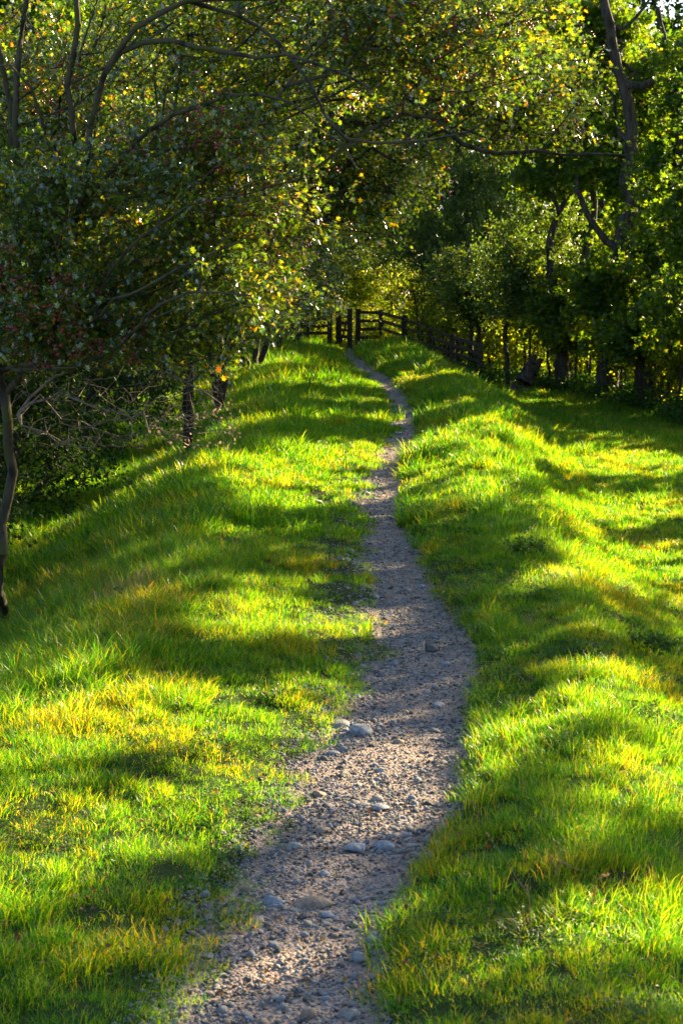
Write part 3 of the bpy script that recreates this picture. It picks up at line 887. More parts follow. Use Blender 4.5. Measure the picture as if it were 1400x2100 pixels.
# --- the rest of the hedge up to the gate
HEDGE = [  # px of foot, Y, crown width/height scale, label
    (385, 27.0, 'hawthorn with one dark trunk just behind the hanging bare twigs', [(350, 560, 1.5, 1.2), (420, 420, 1.6, 1.4), (520, 570, .9, .7)]),
    (452, 33.0, 'hawthorn with three leaning grey stems below berry-laden lower leaves', [(500, 560, 1.6, 1.1), (430, 480, 1.8, 1.6), (560, 650, .8, .45), (460, 665, 1.0, .4)]),
    (515, 40.0, 'hawthorn with a leaning stem at the left foot of the bank crest', [(550, 560, 1.7, 1.2), (520, 440, 2, 1.8), (620, 540, .9, .7)]),
    (560, 46.0, 'dark hedge hawthorn second from the fence left of the gate', [(580, 600, 1.6, 1.0), (570, 480, 2, 1.8), (560, 650, .6, .5)]),
    (600, 52.0, 'dark hedge hawthorn touching the fence left of the gate', [(560, 590, 1.4, .9), (620, 480, 2, 1.5), (560, 670, .6, .5)]),
]
for j, (px, Y, lab, bl) in enumerate(HEDGE):
    x = (px - 700) / F * Y; b = (x, Y, g(x, Y))
    sc = Y / F
    stems = [(-1, 0, [P(px + d1_, 735 - 5 * j, Y + d2_), P(px + d1_ * 2.2, 640, Y + d2_ * 1.5), P(px + d1_ * 3, 520, Y + d2_ * 2)], (.055, .075, .085, .08, .08)[j], .04)
             for d1_, d2_ in (((-14, -.2), (4, .3), (22, 0)) if j in (1, 2) else ((6, 0), (-12, .3)))]
    make_tree('hawthorn_tree', lab, 'tree', GH, b, stems,
              [(P(a, c, Y - .6), (rx, 1.5, rz), rx * rz) for a, c, rx, rz in bl] + [(P(px, 250, Y), (2, 1.8, 2.2), 2.5)],
              900, 'hawthorn', .07, 38, HAW, 110 + j, R=(.06, .09, .10, .10, .10)[j], r_tip=.004, berries=700 if j < 3 else 200, spread=.22, twig_len=.26, thr=.010, clumps=170)

GL = 'bushy trees crowding behind the left hedge'
LEFT = [(-5.6, 19.0, 'bushy thorn behind the nearest hawthorn, mostly outside the left frame edge', 3.2, 3), (-5.0, 24.5, 'bushy thorn in deep shade behind the bare hanging twigs', 3.2, 3),
        (-4.9, 31.0, 'bushy thorn in deep shade behind the single dark trunk', 3.4, 3), (-4.9, 38, 'bushy thorn behind the three leaning grey stems', 3.6, 3.2),
        (-5.2, 45, 'bushy thorn behind the leaning stem of the hedge', 3.8, 3.2), (-5.0, 52, 'bushy thorn behind the dark hedge left of the fence', 4, 3.2)]
for j, (x, y, lab, hh, rr) in enumerate(LEFT):
    z = g(x, y)
    make_tree('thorn_tree', lab, 'tree', GL, (x, y, z), [(-1, 0, [(x + dx, y, z + 1.2), (x + dx * 2.5, y + .2, z + hh)], .1, .05) for dx in (-.3, .1, .4)],
              [((x, y, z + 1.2), (1.9, 2.4, 1.1), 1.6), ((x - .3, y, z + hh), (2.1, 2.4, hh * .55), 1.6)], 900, 'hawthorn', .075, 40, (M['far_leaf'], M['bark_dark']), 125 + j,
              R=.13, r_tip=.005, spread=.26, twig_len=.34, thr=.015, clumps=150, draw_twiglets=False)
TALL = [(-9.5, 34, 'tall broadleaf tree above the left hedge, crown against the upper left frame edge', 7, 2.6), (-8.0, 44, 'tall broadleaf tree behind the left hedge, left of the gate', 8, 3),
        (-6.5, 56, 'tall broadleaf tree standing well back left of the fence', 9, 3.2), (-12, 50, 'tallest broadleaf tree far back at the upper left', 11, 3.6)]
for j, (x, y, lab, hh, rr) in enumerate(TALL):
    z = g(x, y)
    make_tree('broadleaf_tree', lab, 'tree', GL, (x, y, z), [(-1, 0, [(x, y, z + 2), (x + .2, y, z + hh * .6), (x, y + .2, z + hh * 1.2)], .24, .1)],
              [((x, y, z + hh), (rr, rr * .8, hh * .5), 1.6), ((x, y, z + hh * .5), (rr, rr * .7, 2.0), .8)], 900, 'sycamore', .15, 34, WOO, 135 + j,
              R=.26, r_tip=.006, spread=.4, twig_len=.42, thr=.02, clumps=110, draw_twiglets=False)

# --- trees beyond and beside the gate
GB = 'trees standing behind the fence and the gate'
FAR = [
    # label, px foot, Y, py foot-ish, blobs(px,py,rx,rz), leaf kind, size, ends, leaves/end, mats, R, droop/hang
    ('drooping small-leaved tree right of the gate with curtains of bluish foliage', 935, 52, [(900, 430, 2.3, 2.4), (1010, 420, 2.0, 2.2), (960, 520, 2.2, 1.1), (850, 500, 1.5, 1.2), (960, 250, 2.4, 1.6)], 'oval', .066, 1300, 60, BIR, .2, .10, .8),
    ('drooping small-leaved tree left of centre above the gate', 655, 60, [(700, 440, 2.2, 1.8), (760, 330, 2.4, 2.2), (640, 500, 1.8, 1.1), (800, 520, 1.5, .9)], 'oval', .075, 1100, 54, BIR, .2, .08, .6),
    ('bright green leafy tree beyond the gate in the gap of the hawthorn arch', 800, 66, [(820, 330, 2.6, 2.2), (780, 440, 2.6, 1.6), (860, 200, 3, 2.4), (860, 20, 3, 2.4)], 'sycamore', .12, 600, 42, WOO, .25, 0, .2),
    ('wide dark tree beyond the gate above the left hedge', 560, 68, [(480, 330, 3.5, 3.2), (600, 200, 3.4, 3), (540, 520, 3, 2)], 'sycamore', .13, 620, 40, WOO, .28, 0, .2),
    ('round dark tree closing the gap behind the forked tall trunk of the right row', 1230, 56, [(1230, 400, 2.6, 2.6), (1300, 560, 2.4, 2), (1180, 560, 2, 1.8), (1330, 220, 2.6, 2.6)], 'sycamore', .12, 700, 42, WOO, .26, 0, .2),
    ('tall leafy tree behind the drooping tree, its top among the arching boughs', 1010, 57, [(1010, 230, 3.2, 3.2), (1080, 380, 2.6, 2.6), (1100, 100, 3, 2.6), (1130, -60, 3, 2.4), (1040, 560, 2.6, 1.8)], 'sycamore', .12, 800, 42, WOO, .28, 0, .2),
]
for j, (lab, px, Y, bl, lk, ls, ne, lpe, mt, R_, dr, hg) in enumerate(FAR):
    x = (px - 700) / F * Y; b = (x, Y, g(x, Y))
    make_tree('broadleaf_tree', lab, 'tree', GB, b,
              [(-1, 0, [P(px, 640, Y), P(px + 10, 520, Y), P(px - 5, 380, Y + .3), P(px + 8, 180, Y)], R_, R_ * .5)],
              [(P(a, c, Y), (rx, 1.9, rz), rx * rz) for a, c, rx, rz in bl], ne, lk, ls, lpe, mt, 140 + j, R=R_, r_tip=.006, spread=.42, twig_len=.42,
              droop=dr, hang=hg, thr=.02, clumps=ne // 8, draw_twiglets=False)

# --- the row along the right side of the field
GR = 'trees in the row along the right side of the field'
def rowtree(j, lab, foot, Y, limbs, bl, ends=900, lk='sycamore', ls=.088, lpe=42, mt=SYC, R_=.2, dr=0, hg=.25, sp=.26, thr=.018, clumps=None, name='sycamore_tree', **kw):
    x = (foot - 700) / F * Y; b = (x, Y, g(x, Y))
    make_tree(name, lab, 'tree', GR, b, limbs, [(P(a, c, Y + dy), (rx, ry * .75, rz), rx * rz) for a, c, dy, rx, ry, rz in bl], ends, lk, ls, lpe, mt, 200 + j, R=R_,
              r_tip=.005, spread=sp, twig_len=.36, droop=dr, hang=hg, thr=thr, clumps=clumps or ends // 8, draw_twiglets=False, **kw)


rowtree(0, 'slim tree with two dark stems at the end of the curving fence', 966, 47,
        [(-1, 0, [P(962, 690, 47), P(958, 600, 47), P(965, 500, 47)], .09, .05), (-1, 0, [P(976, 690, 47), P(982, 600, 47), P(1000, 480, 47)], .08, .04)],
        [(1000, 560, 0, 1.4, 1.2, 1.0), (950, 600, 0, 1.0, 1, .6)], 420, lk='oval', ls=.075, R_=.1, mt=BIR)
rowtree(1, 'thin-stemmed tree right of the fence end with bushy low leaves', 1042, 44.5,
        [(-1, 0, [P(1040, 700, 44.5), P(1046, 600, 44.5), P(1035, 480, 44.5)], .06, .03)],
        [(1060, 600, 0, 1.3, 1.1, .9), (1100, 500, 0, 1.3, 1.2, 1.2), (1130, 640, -.3, .8, .8, .5)], 560, lk='oval', ls=.08, R_=.08, mt=BIR)
rowtree(2, 'dark-trunked tree with mossy diagonal limbs in the middle of the right row', 1150, 43.5,
        [(-1, 0, [P(1150, 740, 43.5), P(1142, 660, 43.5), P(1128, 560, 43.6), P(1125, 480, 43.8), P(1150, 420, 44), P(1185, 370, 44)], .17, .06),
         (0, .3, [P(1190, 560, 43.8), P(1215, 440, 44), P(1200, 330, 44.2), P(1180, 200, 44.2)], .10, .05)],
        [(1130, 300, 1.0, 1.4, 1.2, 1.5), (1200, 600, .2, 1.2, 1.0, .9), (1200, 180, 1.2, 1.6, 1.2, 1.6), (1150, 660, -.5, 1.0, .7, .6)], 900, R_=.19)
rowtree(3, 'thick dark trunk under shaded leaves, third of the right row from the frame edge', 1243, 41.5,
        [(-1, 0, [P(1246, 740, 41.5), P(1262, 640, 41.5), P(1270, 500, 41.6), P(1290, 420, 41.6), P(1293, 330, 41.6), P(1292, 235, 41.6), P(1268, 120, 41.5), P(1244, 0, 41.5), P(1225, -120, 41.5)], .24, .09),
         (0, .68, [P(1330, 170, 41.3), P(1355, 100, 41.2), P(1350, 10, 41.2)], .1, .05), (0, .82, [P(1275, 60, 41.6), P(1330, 5, 41.6)], .06, .03),
         (0, .33, [P(1230, 480, 41.8), P(1180, 390, 42)], .1, .06)],
        [(1280, 580, -.7, 1.2, 1.0, .9), (1350, 420, 1.3, 1.3, 1.1, 1.3), (1230, 330, 1.5, 1.0, 1.1, 1.3), (1350, 200, 1.4, 1.2, 1.1, 1.4), (1190, 60, 1.4, 1.4, 1.2, 1.2), (1290, 690, -.8, 1.1, .7, .55)],
        1150, R_=.28)
rowtree(4, 'stout trunk with a sunlit grey flank, second of the right row from the frame edge', 1322, 39.5,
        [(-1, 0, [P(1328, 740, 39.5), P(1345, 620, 39.6), P(1380, 480, 39.8), P(1400, 300, 40), P(1420, 100, 40)], .22, .09)],
        [(1390, 540, -.2, 1.1, 1.0, 1.0), (1430, 350, .8, 1.4, 1.2, 1.5), (1350, 670, -.6, 1.1, .8, .6), (1450, 130, .9, 1.3, 1.2, 1.4)], 950, R_=.25,
        mt=(M['sycamore_leaf'], M['bark']))
rowtree(5, 'tree half out of the frame at the right edge with big shaded leaves', 1420, 36.5,
        [(-1, 0, [P(1425, 740, 36.5), P(1430, 600, 36.5), P(1450, 400, 36.5), P(1470, 200, 36.5)], .2, .1)],
        [(1410, 630, -.4, 1.0, .9, .8), (1480, 420, 0, 1.3, 1.3, 1.3), (1530, 200, 0, 1.3, 1.3, 1.3)], 620, R_=.2)

# unseen part of the row: crowns shaped so their gaps let the low sun through in patches
LIT = [  # sunlit patches of turf and path: photo centre, half sizes, how sunny
    (230, 1620, 340, 140, 1.5), (60, 1560, 220, 150, 1.5), (470, 1480, 150, 75, .95), (760, 1595, 240, 85, 1.5), (560, 1872, 190, 42, 1.5), (490, 1265, 250, 34, 1.5),
    (560, 960, 270, 70, 1), (430, 1010, 150, 35, .8), (1150, 1415, 170, 70, 1.5), (1310, 1500, 100, 100, 1), (170, 1770, 230, 50, .9), (1380, 1590, 60, 90, 1), (1290, 1165, 150, 34, 1), (1250, 1040, 210, 16, 1),
    (1120, 1090, 90, 14, .8), (1240, 950, 200, 16, 1), (1130, 905, 180, 12, .9), (930, 970, 90, 60, 1), (1000, 862, 150, 14, .9), (650, 850, 140, 14, .9), (640, 770, 90, 12, .9), (950, 775, 80, 16, 1),
    (960, 2040, 260, 80, 1), (1250, 1900, 190, 60, .95), (1120, 1680, 160, 45, .8), (150, 1950, 160, 60, .8), (430, 2060, 160, 40, .7), (870, 1440, 90, 20, .7), (320, 1420, 90, 24, .6), (840, 820, 60, 12, .8), (640, 1400, 80, 20, .6)]


def lit_map(px, py):
    v = np.zeros(len(px))
    for cx, cy, rx, ry, s_ in LIT:
        d = ((px - cx) / (rx + 30)) ** 2 + ((py - cy) / (ry + 9)) ** 2
        v = np.maximum(v, s_ * sstep(1.35, 1.0, d))
    n_ = fbm(px / 95, py / 26, 91, 3)
    v = np.where(v > 1, .99, v); v = np.where(v == .99, v, 0) + np.where(v == .99, 0, 1) * np.where(v > .5, v * (1 - .7 * sstep(.31, .21, n_)), np.maximum(v, .85 * sstep(.63, .72, n_)))
    return v


def sun_foot(T):
    """where the shadow of each point falls, and its photo pixel"""
    e_, a_ = R(SUN_EL), R(SUN_AZ)
    sdir = np.array([math.sin(a_) * math.cos(e_), math.cos(a_) * math.cos(e_), math.sin(e_)])
    t_ = T[:, 2] / sdir[2]
    for _ in range(6):
        G = T - sdir * t_[:, None]; t_ = t_ + (G[:, 2] - ground(G[:, 0], G[:, 1], False) - .05) / sdir[2]
    G = T - sdir * t_[:, None]
    rel = G - [0, 0, HC]; dep = rel @ cF
    return 700 + F * (rel @ cR) / dep, 1050 - F * (rel @ cU) / dep, dep


SHADE_ROW = [(16.8, 15.5), (15.4, 20.0), (14.2, 24.6), (13.0, 29.4), (11.8, 34.0), (10.9, 38.6)]
SL = ['last tree of the right row, farthest past the frame edge', 'fifth tree of the row past the right frame edge', 'fourth tree of the row past the right frame edge', 'third tree of the row past the right frame edge',
      'second tree of the row past the right frame edge', 'first tree of the row past the right frame edge']
_r = np.random.default_rng(90)
nT = 8400
_f = _r.random(nT); _h = 1.2 + 10.5 * _r.random(nT)
_T = np.stack([17.4 - 7.0 * _f, 13.5 + 27.0 * _f, np.where(_f > .86, 1.0 + (_h - 1.2) * .33, _h)], 1)
_T[:, :2] += _r.normal(0, .55, (nT, 2)); _T[:, 2] += ground(_T[:, 0], _T[:, 1], False)
_qx, _qy, _dep = sun_foot(_T)
_lit = lit_map(_qx, _qy)
_vis = (_qx > -250) & (_qx < 1650) & (_qy < 2300) & (_dep > 3)
_keep = np.where(_vis, _r.random(nT) > _lit * .985, _r.random(nT) < .35)  # drop twigs whose shadow would land on a wanted sun patch
_T = _T[_keep]
_near = np.argmin(np.linalg.norm(_T[:, None, :2] - np.array(SHADE_ROW)[None], axis=2), axis=1)
print('row twigs', len(_T))
for j, (x, y) in enumerate(SHADE_ROW):
    z = g(x, y); Tj = _T[_near == j]
    top = Tj[:, 2].max() - z
    make_tree('sycamore_tree', SL[j], 'tree', GR, (x, y, z), [(-1, 0, [(x + .1, y, z + 1.5), (x, y + .1, z + top * .4), (x - .1, y, z + top * .8)], .17, .04)],
              Tj, len(Tj), 'sycamore', .12, 36, SYC, 260 + j, R=.19, r_tip=.004, twig_len=.22, thr=.02, draw_twiglets=False, hang=.1)

# shrubs and saplings under the right row and behind the fence
GS = 'leafy shrubs growing between the trunks and behind the fence'
SHRUBS = [
    (690, 63, 1.6, 1.1, 'sunlit yellow-green shrub seen through the gate'), (600, 62, 1.6, 1.2, 'shrub glowing behind the fence left of the gate'),
    (775, 62, 1.5, 1.1, 'shrub behind the straight rails right of the gate'), (845, 59, 1.5, 1.0, 'shrub behind the curving rails right of the gate'),
    (905, 54, 1.2, .9, 'shrub tangled behind the far end of the curving fence'), (1000, 50, 1.2, .9, 'loose shrub between the two-stemmed tree and the thin-stemmed tree'),
    (1100, 47.5, 1.2, .9, 'shrub behind the upturned stump'), (1190, 45.5, 1.2, .8, 'low shrub between the dark-trunked tree and the thick trunk'),
    (1285, 43.5, 1.0, .8, 'low shrub between the two thickest trunks'), (1375, 41, 1.1, .7, 'low brambly shrub near the right edge of the field'),
    (1440, 38.5, 1.0, .8, 'shrub cut off by the right frame edge'),
]
for j, (px, Y, rx, rz, lab) in enumerate(SHRUBS):
    x = (px - 700) / F * Y; z = g(x, Y)
    rg = np.random.default_rng(300 + j)
    lim = [(-1, 0, [(x + rg.normal(0, .15), Y + rg.normal(0, .1), z + .6), (x + rg.normal(0, .5), Y + rg.normal(0, .2), z + rz * 1.7)], .02, .01) for _ in range(6)]
    make_tree('leafy_shrub', lab, 'shrub', GS, (x, Y, z), lim, [((x, Y, z + rz * 1.05), (rx, .8, rz), 1), ((x + rg.normal(0, .5), Y, z + rz * 1.9), (rx * .7, .7, rz * .6), .6)],
              230, 'oval', .10, 30, SHR, 300 + j, R=.03, r_tip=.004, spread=.22, twig_len=.28, thr=.009, clumps=40, draw_twiglets=False, hang=.1)

GSAP = 'thin bare saplings between the trunks of the right row'
SAP = [(1005, 47, 700, 'thin straight sapling nearest the fence end'), (1090, 44.8, 640, 'thin sapling rising just left of the dark trunk'), (1125, 43.8, 650, 'leaning sapling just right of the upturned stump'),
       (1178, 43, 660, 'thin sapling just right of the dark trunk'), (1205, 42.3, 640, 'sapling midway between the dark trunk and the thick trunk'), (1276, 41, 700, 'short sapling between the two thickest trunks'),
       (1365, 39, 640, 'sapling with a pale stem right of the stout trunk'), (1388, 38, 690, 'short sapling at the right edge of the photo'), (890, 50.5, 640, 'slim sapling rising behind the curving fence'), (812, 56.5, 560, 'slim forked sapling right of the gate above the rails')]
for j, (px, Y, top, lab) in enumerate(SAP):
    x = (px - 700) / F * Y; z = g(x, Y); rg = np.random.default_rng(400 + j)
    make_tree('sapling', lab, 'sapling', GSAP, (x, Y, z), [(-1, 0, [P(px + rg.normal(0, 6), (top + 760) / 2, Y), P(px + rg.normal(0, 14), top, Y)], .035, .012), (0, .4, [P(px + 22 * rg.choice([-1, 1]), (top * .6 + 760 * .4), Y)], .015, .008)],
              [(P(px, top + 20, Y), (.5, .4, .5), 1)], 26, 'oval', .09, 18, (M['shrub_leaf'], M['bark_dark']), 400 + j, R=.04, r_tip=.004, spread=.2, twig_len=.25, thr=.006, clumps=10, draw_twiglets=False)

rgs = np.random.default_rng(55)
for j in range(44):
    px = rgs.uniform(850, 1190) if j < 32 else rgs.uniform(1180, 1400)
    Y = 50.8 - (px - 880) / 500 * 11.5 + rgs.uniform(.4, 1.6); x = (px - 700) / F * Y; z = g(x, Y); top = rgs.uniform(560, 680)
    ln = rgs.normal(0, 14)
    make_tree('sapling', 'slim dark sapling in the thicket between the fence and the big trunks', 'sapling', 'slim dark saplings of the right thicket', (x, Y, z),
              [(-1, 0, [P(px + ln * .5, (top + 770) / 2, Y), P(px + ln, top, Y)], .03, .01), (0, .5, [P(px + ln + 20 * rgs.choice([-1, 1]), top + 10, Y)], .014, .006)],
              [(P(px + ln, top + 20, Y), (.5, .3, .6), 1)], 22, 'oval', .09, 16, (M['shrub_leaf'], M['bark_dark']), 450 + j, R=.035, r_tip=.004, spread=.2, twig_len=.25, thr=.006, clumps=10, draw_twiglets=False)

# dark broken trunk base leaning between the stems
c = hit(1064, 806); rg = np.random.default_rng(5)
top = P(1098, 742, c[1] + .1)
sk = Skel(c - [0, 0, .2], rg); sk.add(0, [c * (1 - f_) + top * f_ + [0, 0, .05 * math.sin(f_ * 3.1)] for f_ in (.15, .3, .45, .6, .75, .9, 1.0)], .27, .15)
A0, A1, q0, q1, e0, e1 = sk.build(.1, .34)
V, q = tubes(A0, A1, q0, q1, e0, e1, 14)
V = V + rg.normal(0, .018, V.shape); tipi = np.arange(len(V) - 14, len(V)); V[tipi] += (top - c) * rg.uniform(-.05, .25, (14, 1))
me = np_mesh('tree_stump', np.concatenate([V, [V[tipi].mean(0) - [0, 0, .05]]]) - c, [q, np.stack([tipi, np.roll(tipi, -1), np.full(14, len(V))], 1)], [M['bark_dark']])
tag(link('tree_stump', me, loc=c), 'dark broken trunk base leaning at the grass edge below the right row', 'stump')


# far woodland and low growth filling the distance
def far_wood():
    rng = np.random.default_rng(77)
    n = 170000
    cx = rng.uniform(-48, 46, 420); cy = rng.uniform(95, 135, 420); cz = rng.uniform(1, 30, 420)
    k = rng.integers(0, 420, n)
    pts = np.stack([cx[k], cy[k], cz[k]], 1) + rng.normal(0, 1, (n, 3)) * [2.2, 1.8, 1.7]
    pts[:, 2] = np.abs(pts[:, 2])
    V, fa, fb, rv = leaves(pts, rng.normal(0, 1, pts.shape), .55, 'oval', rng)
    me_ = np_mesh('far_woodland', V, [fa, fb], [M['far_leaf']], attrs={'rnd': rv})
    tag(link('far_woodland', me_), 'distant dense wood closing the view behind the trees', 'woodland', kind='stuff')


far_wood()


def undergrowth():
    rng = np.random.default_rng(78)
    n = 26000
    t_ = rng.random(n)
    # runs behind the fence and on along the foot of the right row
    px = -1.8 + 12 * t_; yy = 60.5 - 19 * t_ ** 1.0
    x = px + rng.normal(0, .7, n); y = yy + rng.normal(0, .8, n) + 1.2
    k = (y > 44 - .6 * x + 13 - x * 1.1)
    x, y = x[k], y[k]
    z = ground(x, y) + np.abs(rng.normal(0, .28, len(x))) * (1 + vnoise(x * 1.5, y * 1.5, 5))
    V, fa, fb, rv = leaves(np.stack([x, y, z], 1), rng.normal(0, 1, (len(x), 3)) + [0, 0, .3], .10, 'oval', rng)
    Y_ = np.array([36.5, 39.5, 41.5, 43.5, 44.5, 47.0, 51]); X_ = np.array([7.7, 7.0, 6.45, 5.6, 4.35, 3.6, 2.9])
    m = 30000
    yk = rng.uniform(35.5, 46.5, 260); k = rng.integers(0, 260, m)
    y = yk[k] + rng.normal(0, .22, m); off = rng.uniform(-.3, 1.6, 260)[k] + rng.normal(0, .2, m)
    x = np.interp(y, Y_, X_) + off; hk = rng.uniform(.15, .6, 260)[k]
    z = ground(x, y) + hk * rng.random(m)
    V2, fc, fd, rv2 = leaves(np.stack([x, y, z], 1), rng.normal(0, 1, (m, 3)) + [0, 0, .5], .075, 'oval', rng)
    fc = fc + len(V); fd = fd + len(V); mi = np.concatenate([np.zeros(len(fa) + len(fb)), np.ones(len(fc) + len(fd))])
    V = np.concatenate([V, V2]); rv = np.concatenate([rv, rv2])
    me_ = np_mesh('undergrowth', V, [np.concatenate([fa, fb, fc, fd])], [M['shrub_leaf'], M['weed_leaf']], mi, attrs={'rnd': rv})
    tag(link('undergrowth', me_), 'low weeds and brambles behind the fence and under the right trees', 'undergrowth', kind='stuff')


undergrowth()


# ------------------------------------------------------------------ fence and gate
import bmesh


def box_mesh(name, a, b, w, d, mat, chamfer=.012, wob=0.0, seed=0):
    """a squared timber from a to b, w wide (sideways) and d deep, edges worn"""
    a = Vector(a); b = Vector(b); L_ = (b - a).length
    bm = bmesh.new()
    bmesh.ops.create_cube(bm, size=1)
    bmesh.ops.scale(bm, vec=(L_, w, d), verts=bm.verts)
    long_e = [e for e in bm.edges if abs((e.verts[0].co - e.verts[1].co).normalized().x) > .9]
    bmesh.ops.subdivide_edges(bm, edges=long_e, cuts=5, use_grid_fill=True)
    rr = random.Random(seed)
    for v in bm.verts:
        v.co.y += rr.uniform(-1, 1) * wob; v.co.z += rr.uniform(-1, 1) * wob
    bmesh.ops.bevel(bm, geom=[e for e in bm.edges if len(e.link_faces) == 2 and e.calc_face_angle(0) > 1.0], offset=chamfer, segments=1, affect='EDGES')
    dirv = (b - a).normalized()
    q = dirv.to_track_quat('X', 'Z')
    from mathutils import Matrix
    Mx = Matrix.Translation((a + b) / 2) @ q.to_matrix().to_4x4()
    bmesh.ops.transform(bm, matrix=Mx, verts=bm.verts)
    me_ = bpy.data.meshes.new(name); bm.to_mesh(me_); bm.free(); me_.materials.append(M[mat])
    return me_


def part(name, parent, a, b, w, d, mat='fence_wood', **k):
    o_ = Vector(parent.location)
    me_ = box_mesh(name, Vector(a) - o_, Vector(b) - o_, w, d, mat, **k)
    return link(name, me_, parent)


YG = 56.0
def post_pts(px, base_py, top_py, Y):
    return P(px, base_py + 6, Y), P(px, top_py - 5, Y)


def fence(label, posts, rail_f, group):
    """posts: (px, base, top, Y, width)"""
    b0, _ = post_pts(*posts[0][:4])
    root = empty('post_and_rail_fence', b0); tag(root, label, 'fence', group)
    for k, (px, bs, tp, Y, w_) in enumerate(posts):
        a, b = post_pts(px, bs, tp, Y)
        if w_: part('post', root, a, b, w_, w_, wob=.004, seed=k)
    for k in range(len(posts) - 1):
        A = posts[k]; B = posts[k + 1]
        for fr in rail_f:
            ya = A[1] + (A[2] - 5 - A[1]) * fr; yb = B[1] + (B[2] - 5 - B[1]) * fr
            p, q = P(A[0], ya, A[3] - .07), P(B[0], yb, B[3] - .07)
            part('rail', root, p, q, .035, .10, wob=.004, seed=k * 9 + int(fr * 10))
    return root


GF = 'timber fences either side of the gate'
rails = (.92, .72, .52, .32)
fence('short four-rail fence left of the gate', [(590, 708, 642, 55.2, .12), (632, 706, 640, 55.8, .12), (676, 706, 638, 56.0, .16)], rails, GF)
fence('four-rail timber fence curving away right of the gate', [(734, 722, 638, 56.0, .17), (781, 716, 640, 55.6, .15), (829, 736, 652, 53.2, .17), (880, 752, 672, 50.4, .14), (928, 768, 690, 47.8, .14), (985, 786, 708, 45.8, .13)], rails, GF)
# the gate: hanging post, gate leaf, closing post, set across the path
ga, gb = P(693, 716, 56.2), P(716, 722, 56.0)
gate = empty('field_gate', ga); tag(gate, 'narrow timber gate closing the footpath between dark posts', 'gate')
part('gate_post', gate, *post_pts(693, 716, 642, 56.2), .15, .15, seed=31)
part('gate_post', gate, *post_pts(717, 724, 638, 55.9), .17, .17, seed=32)
for k, yy in enumerate((648, 662, 676, 690)):
    part('gate_bar', gate, P(697, yy, 56.1), P(712, yy + 1, 56.0), .03, .09, seed=40 + k)
part('gate_stile', gate, P(698.5, 708, 56.13), P(698.5, 644, 56.13), .06, .05, seed=44)
part('gate_brace', gate, P(699, 703, 56.16), P(711, 657, 56.08), .03, .06, seed=45)
part('latch', gate, P(708, 664, 55.8), P(713, 664, 55.8), .02, .02, mat='iron', chamfer=.003, seed=46)
part('sill_board', gate, P(696, 712, 56.0), P(714, 713, 55.95), .2, .05, seed=47)


# ------------------------------------------------------------------ dry stalks and weeds
def stalk(label, pix, Yoff, r, mat, group, head=0, name='dry_grass_stalk'):
    b = hit(*pix[0])
    pts = [b] + [P(x_, y_, b[1] + Yoff * (k + 1)) for k, (x_, y_) in enumerate(pix[1:])]
    rng = np.random.default_rng(int(pix[0][0]))
    sk = Skel(np.array(b) - [0, 0, .02], rng)
    sk.limb(0, pts[1:], r, r * .6, step=.03, wob=.02)
    P0, P1, r0, r1, d0, d1 = sk.build(r * .5, r)
    V, q = tubes(P0, P1, r0, r1, d0, d1, 6)
    polys = [q]; mi = [np.zeros(len(q))]
    Vs = [V - b]
    if head:
        e = pts[-1]; dr = pts[-1] - pts[-2]; dr /= np.linalg.norm(dr)
        hp = e[None] - dr * rng.random((head, 1)) * .05
        V2, fa, fb, rv = leaves(hp, np.repeat(dr[None], head, 0), .014, 'simple', rng)
        Vs.append(V2 - b); polys += [fa + len(V), fb + len(V)]; mi += [np.zeros(len(fa)), np.zeros(len(fb))]
    # same polygon size must be one block
    by = {}
    for p_ in polys: by.setdefault(p_.shape[1], []).append(p_)
    VV = np.concatenate(Vs)
    me_ = np_mesh(name, VV, [np.concatenate(v) for v in by.values()], [M[mat]], attrs={'rnd': np.full(len(VV), .7)})
    tag(link(name, me_, loc=b), label, 'dry stalk', group)


GD = 'dry straw stalks in the right verge'
stalk('thick straw stalk lying nearly flat above the grass of the right verge', [(1140, 1815), (1146, 1768), (1180, 1782), (1214, 1790)], .01, .006, 'grass_dry', GD)
stalk('hooked orange-brown stalk right of the flat straw stalk', [(1215, 1850), (1222, 1815), (1233, 1795), (1246, 1792)], .0, .005, 'grass_dry', GD, 8)
stalk('upright reddish stalk below the flat straw stalk', [(1090, 1925), (1086, 1870), (1080, 1815)], .0, .004, 'grass_dry', GD, 6)
stalk('thin leaning straw near the right frame edge', [(1345, 1800), (1336, 1775), (1322, 1750)], .0, .0045, 'grass_dry', GD)
stalk('long thin stalk arching from the verge towards the path', [(1100, 1850), (1060, 1800), (1030, 1755), (1000, 1710)], .0, .0022, 'grass_dry', GD, 10)
stalk('short seed-headed stalk against the right edge of the path', [(985, 1680), (975, 1655), (968, 1638)], .0, .003, 'grass_dry', GD, 14)
stalk('tall pale stem low in the right corner of the photo', [(1228, 2045), (1230, 1990), (1236, 1930)], .0, .003, 'grass_dry', GD, 8)
stalk('green-tinged stalk standing alone left of the reddish one', [(1005, 1900), (1007, 1860), (1003, 1800)], .0, .003, 'grass_dry', GD, 10)

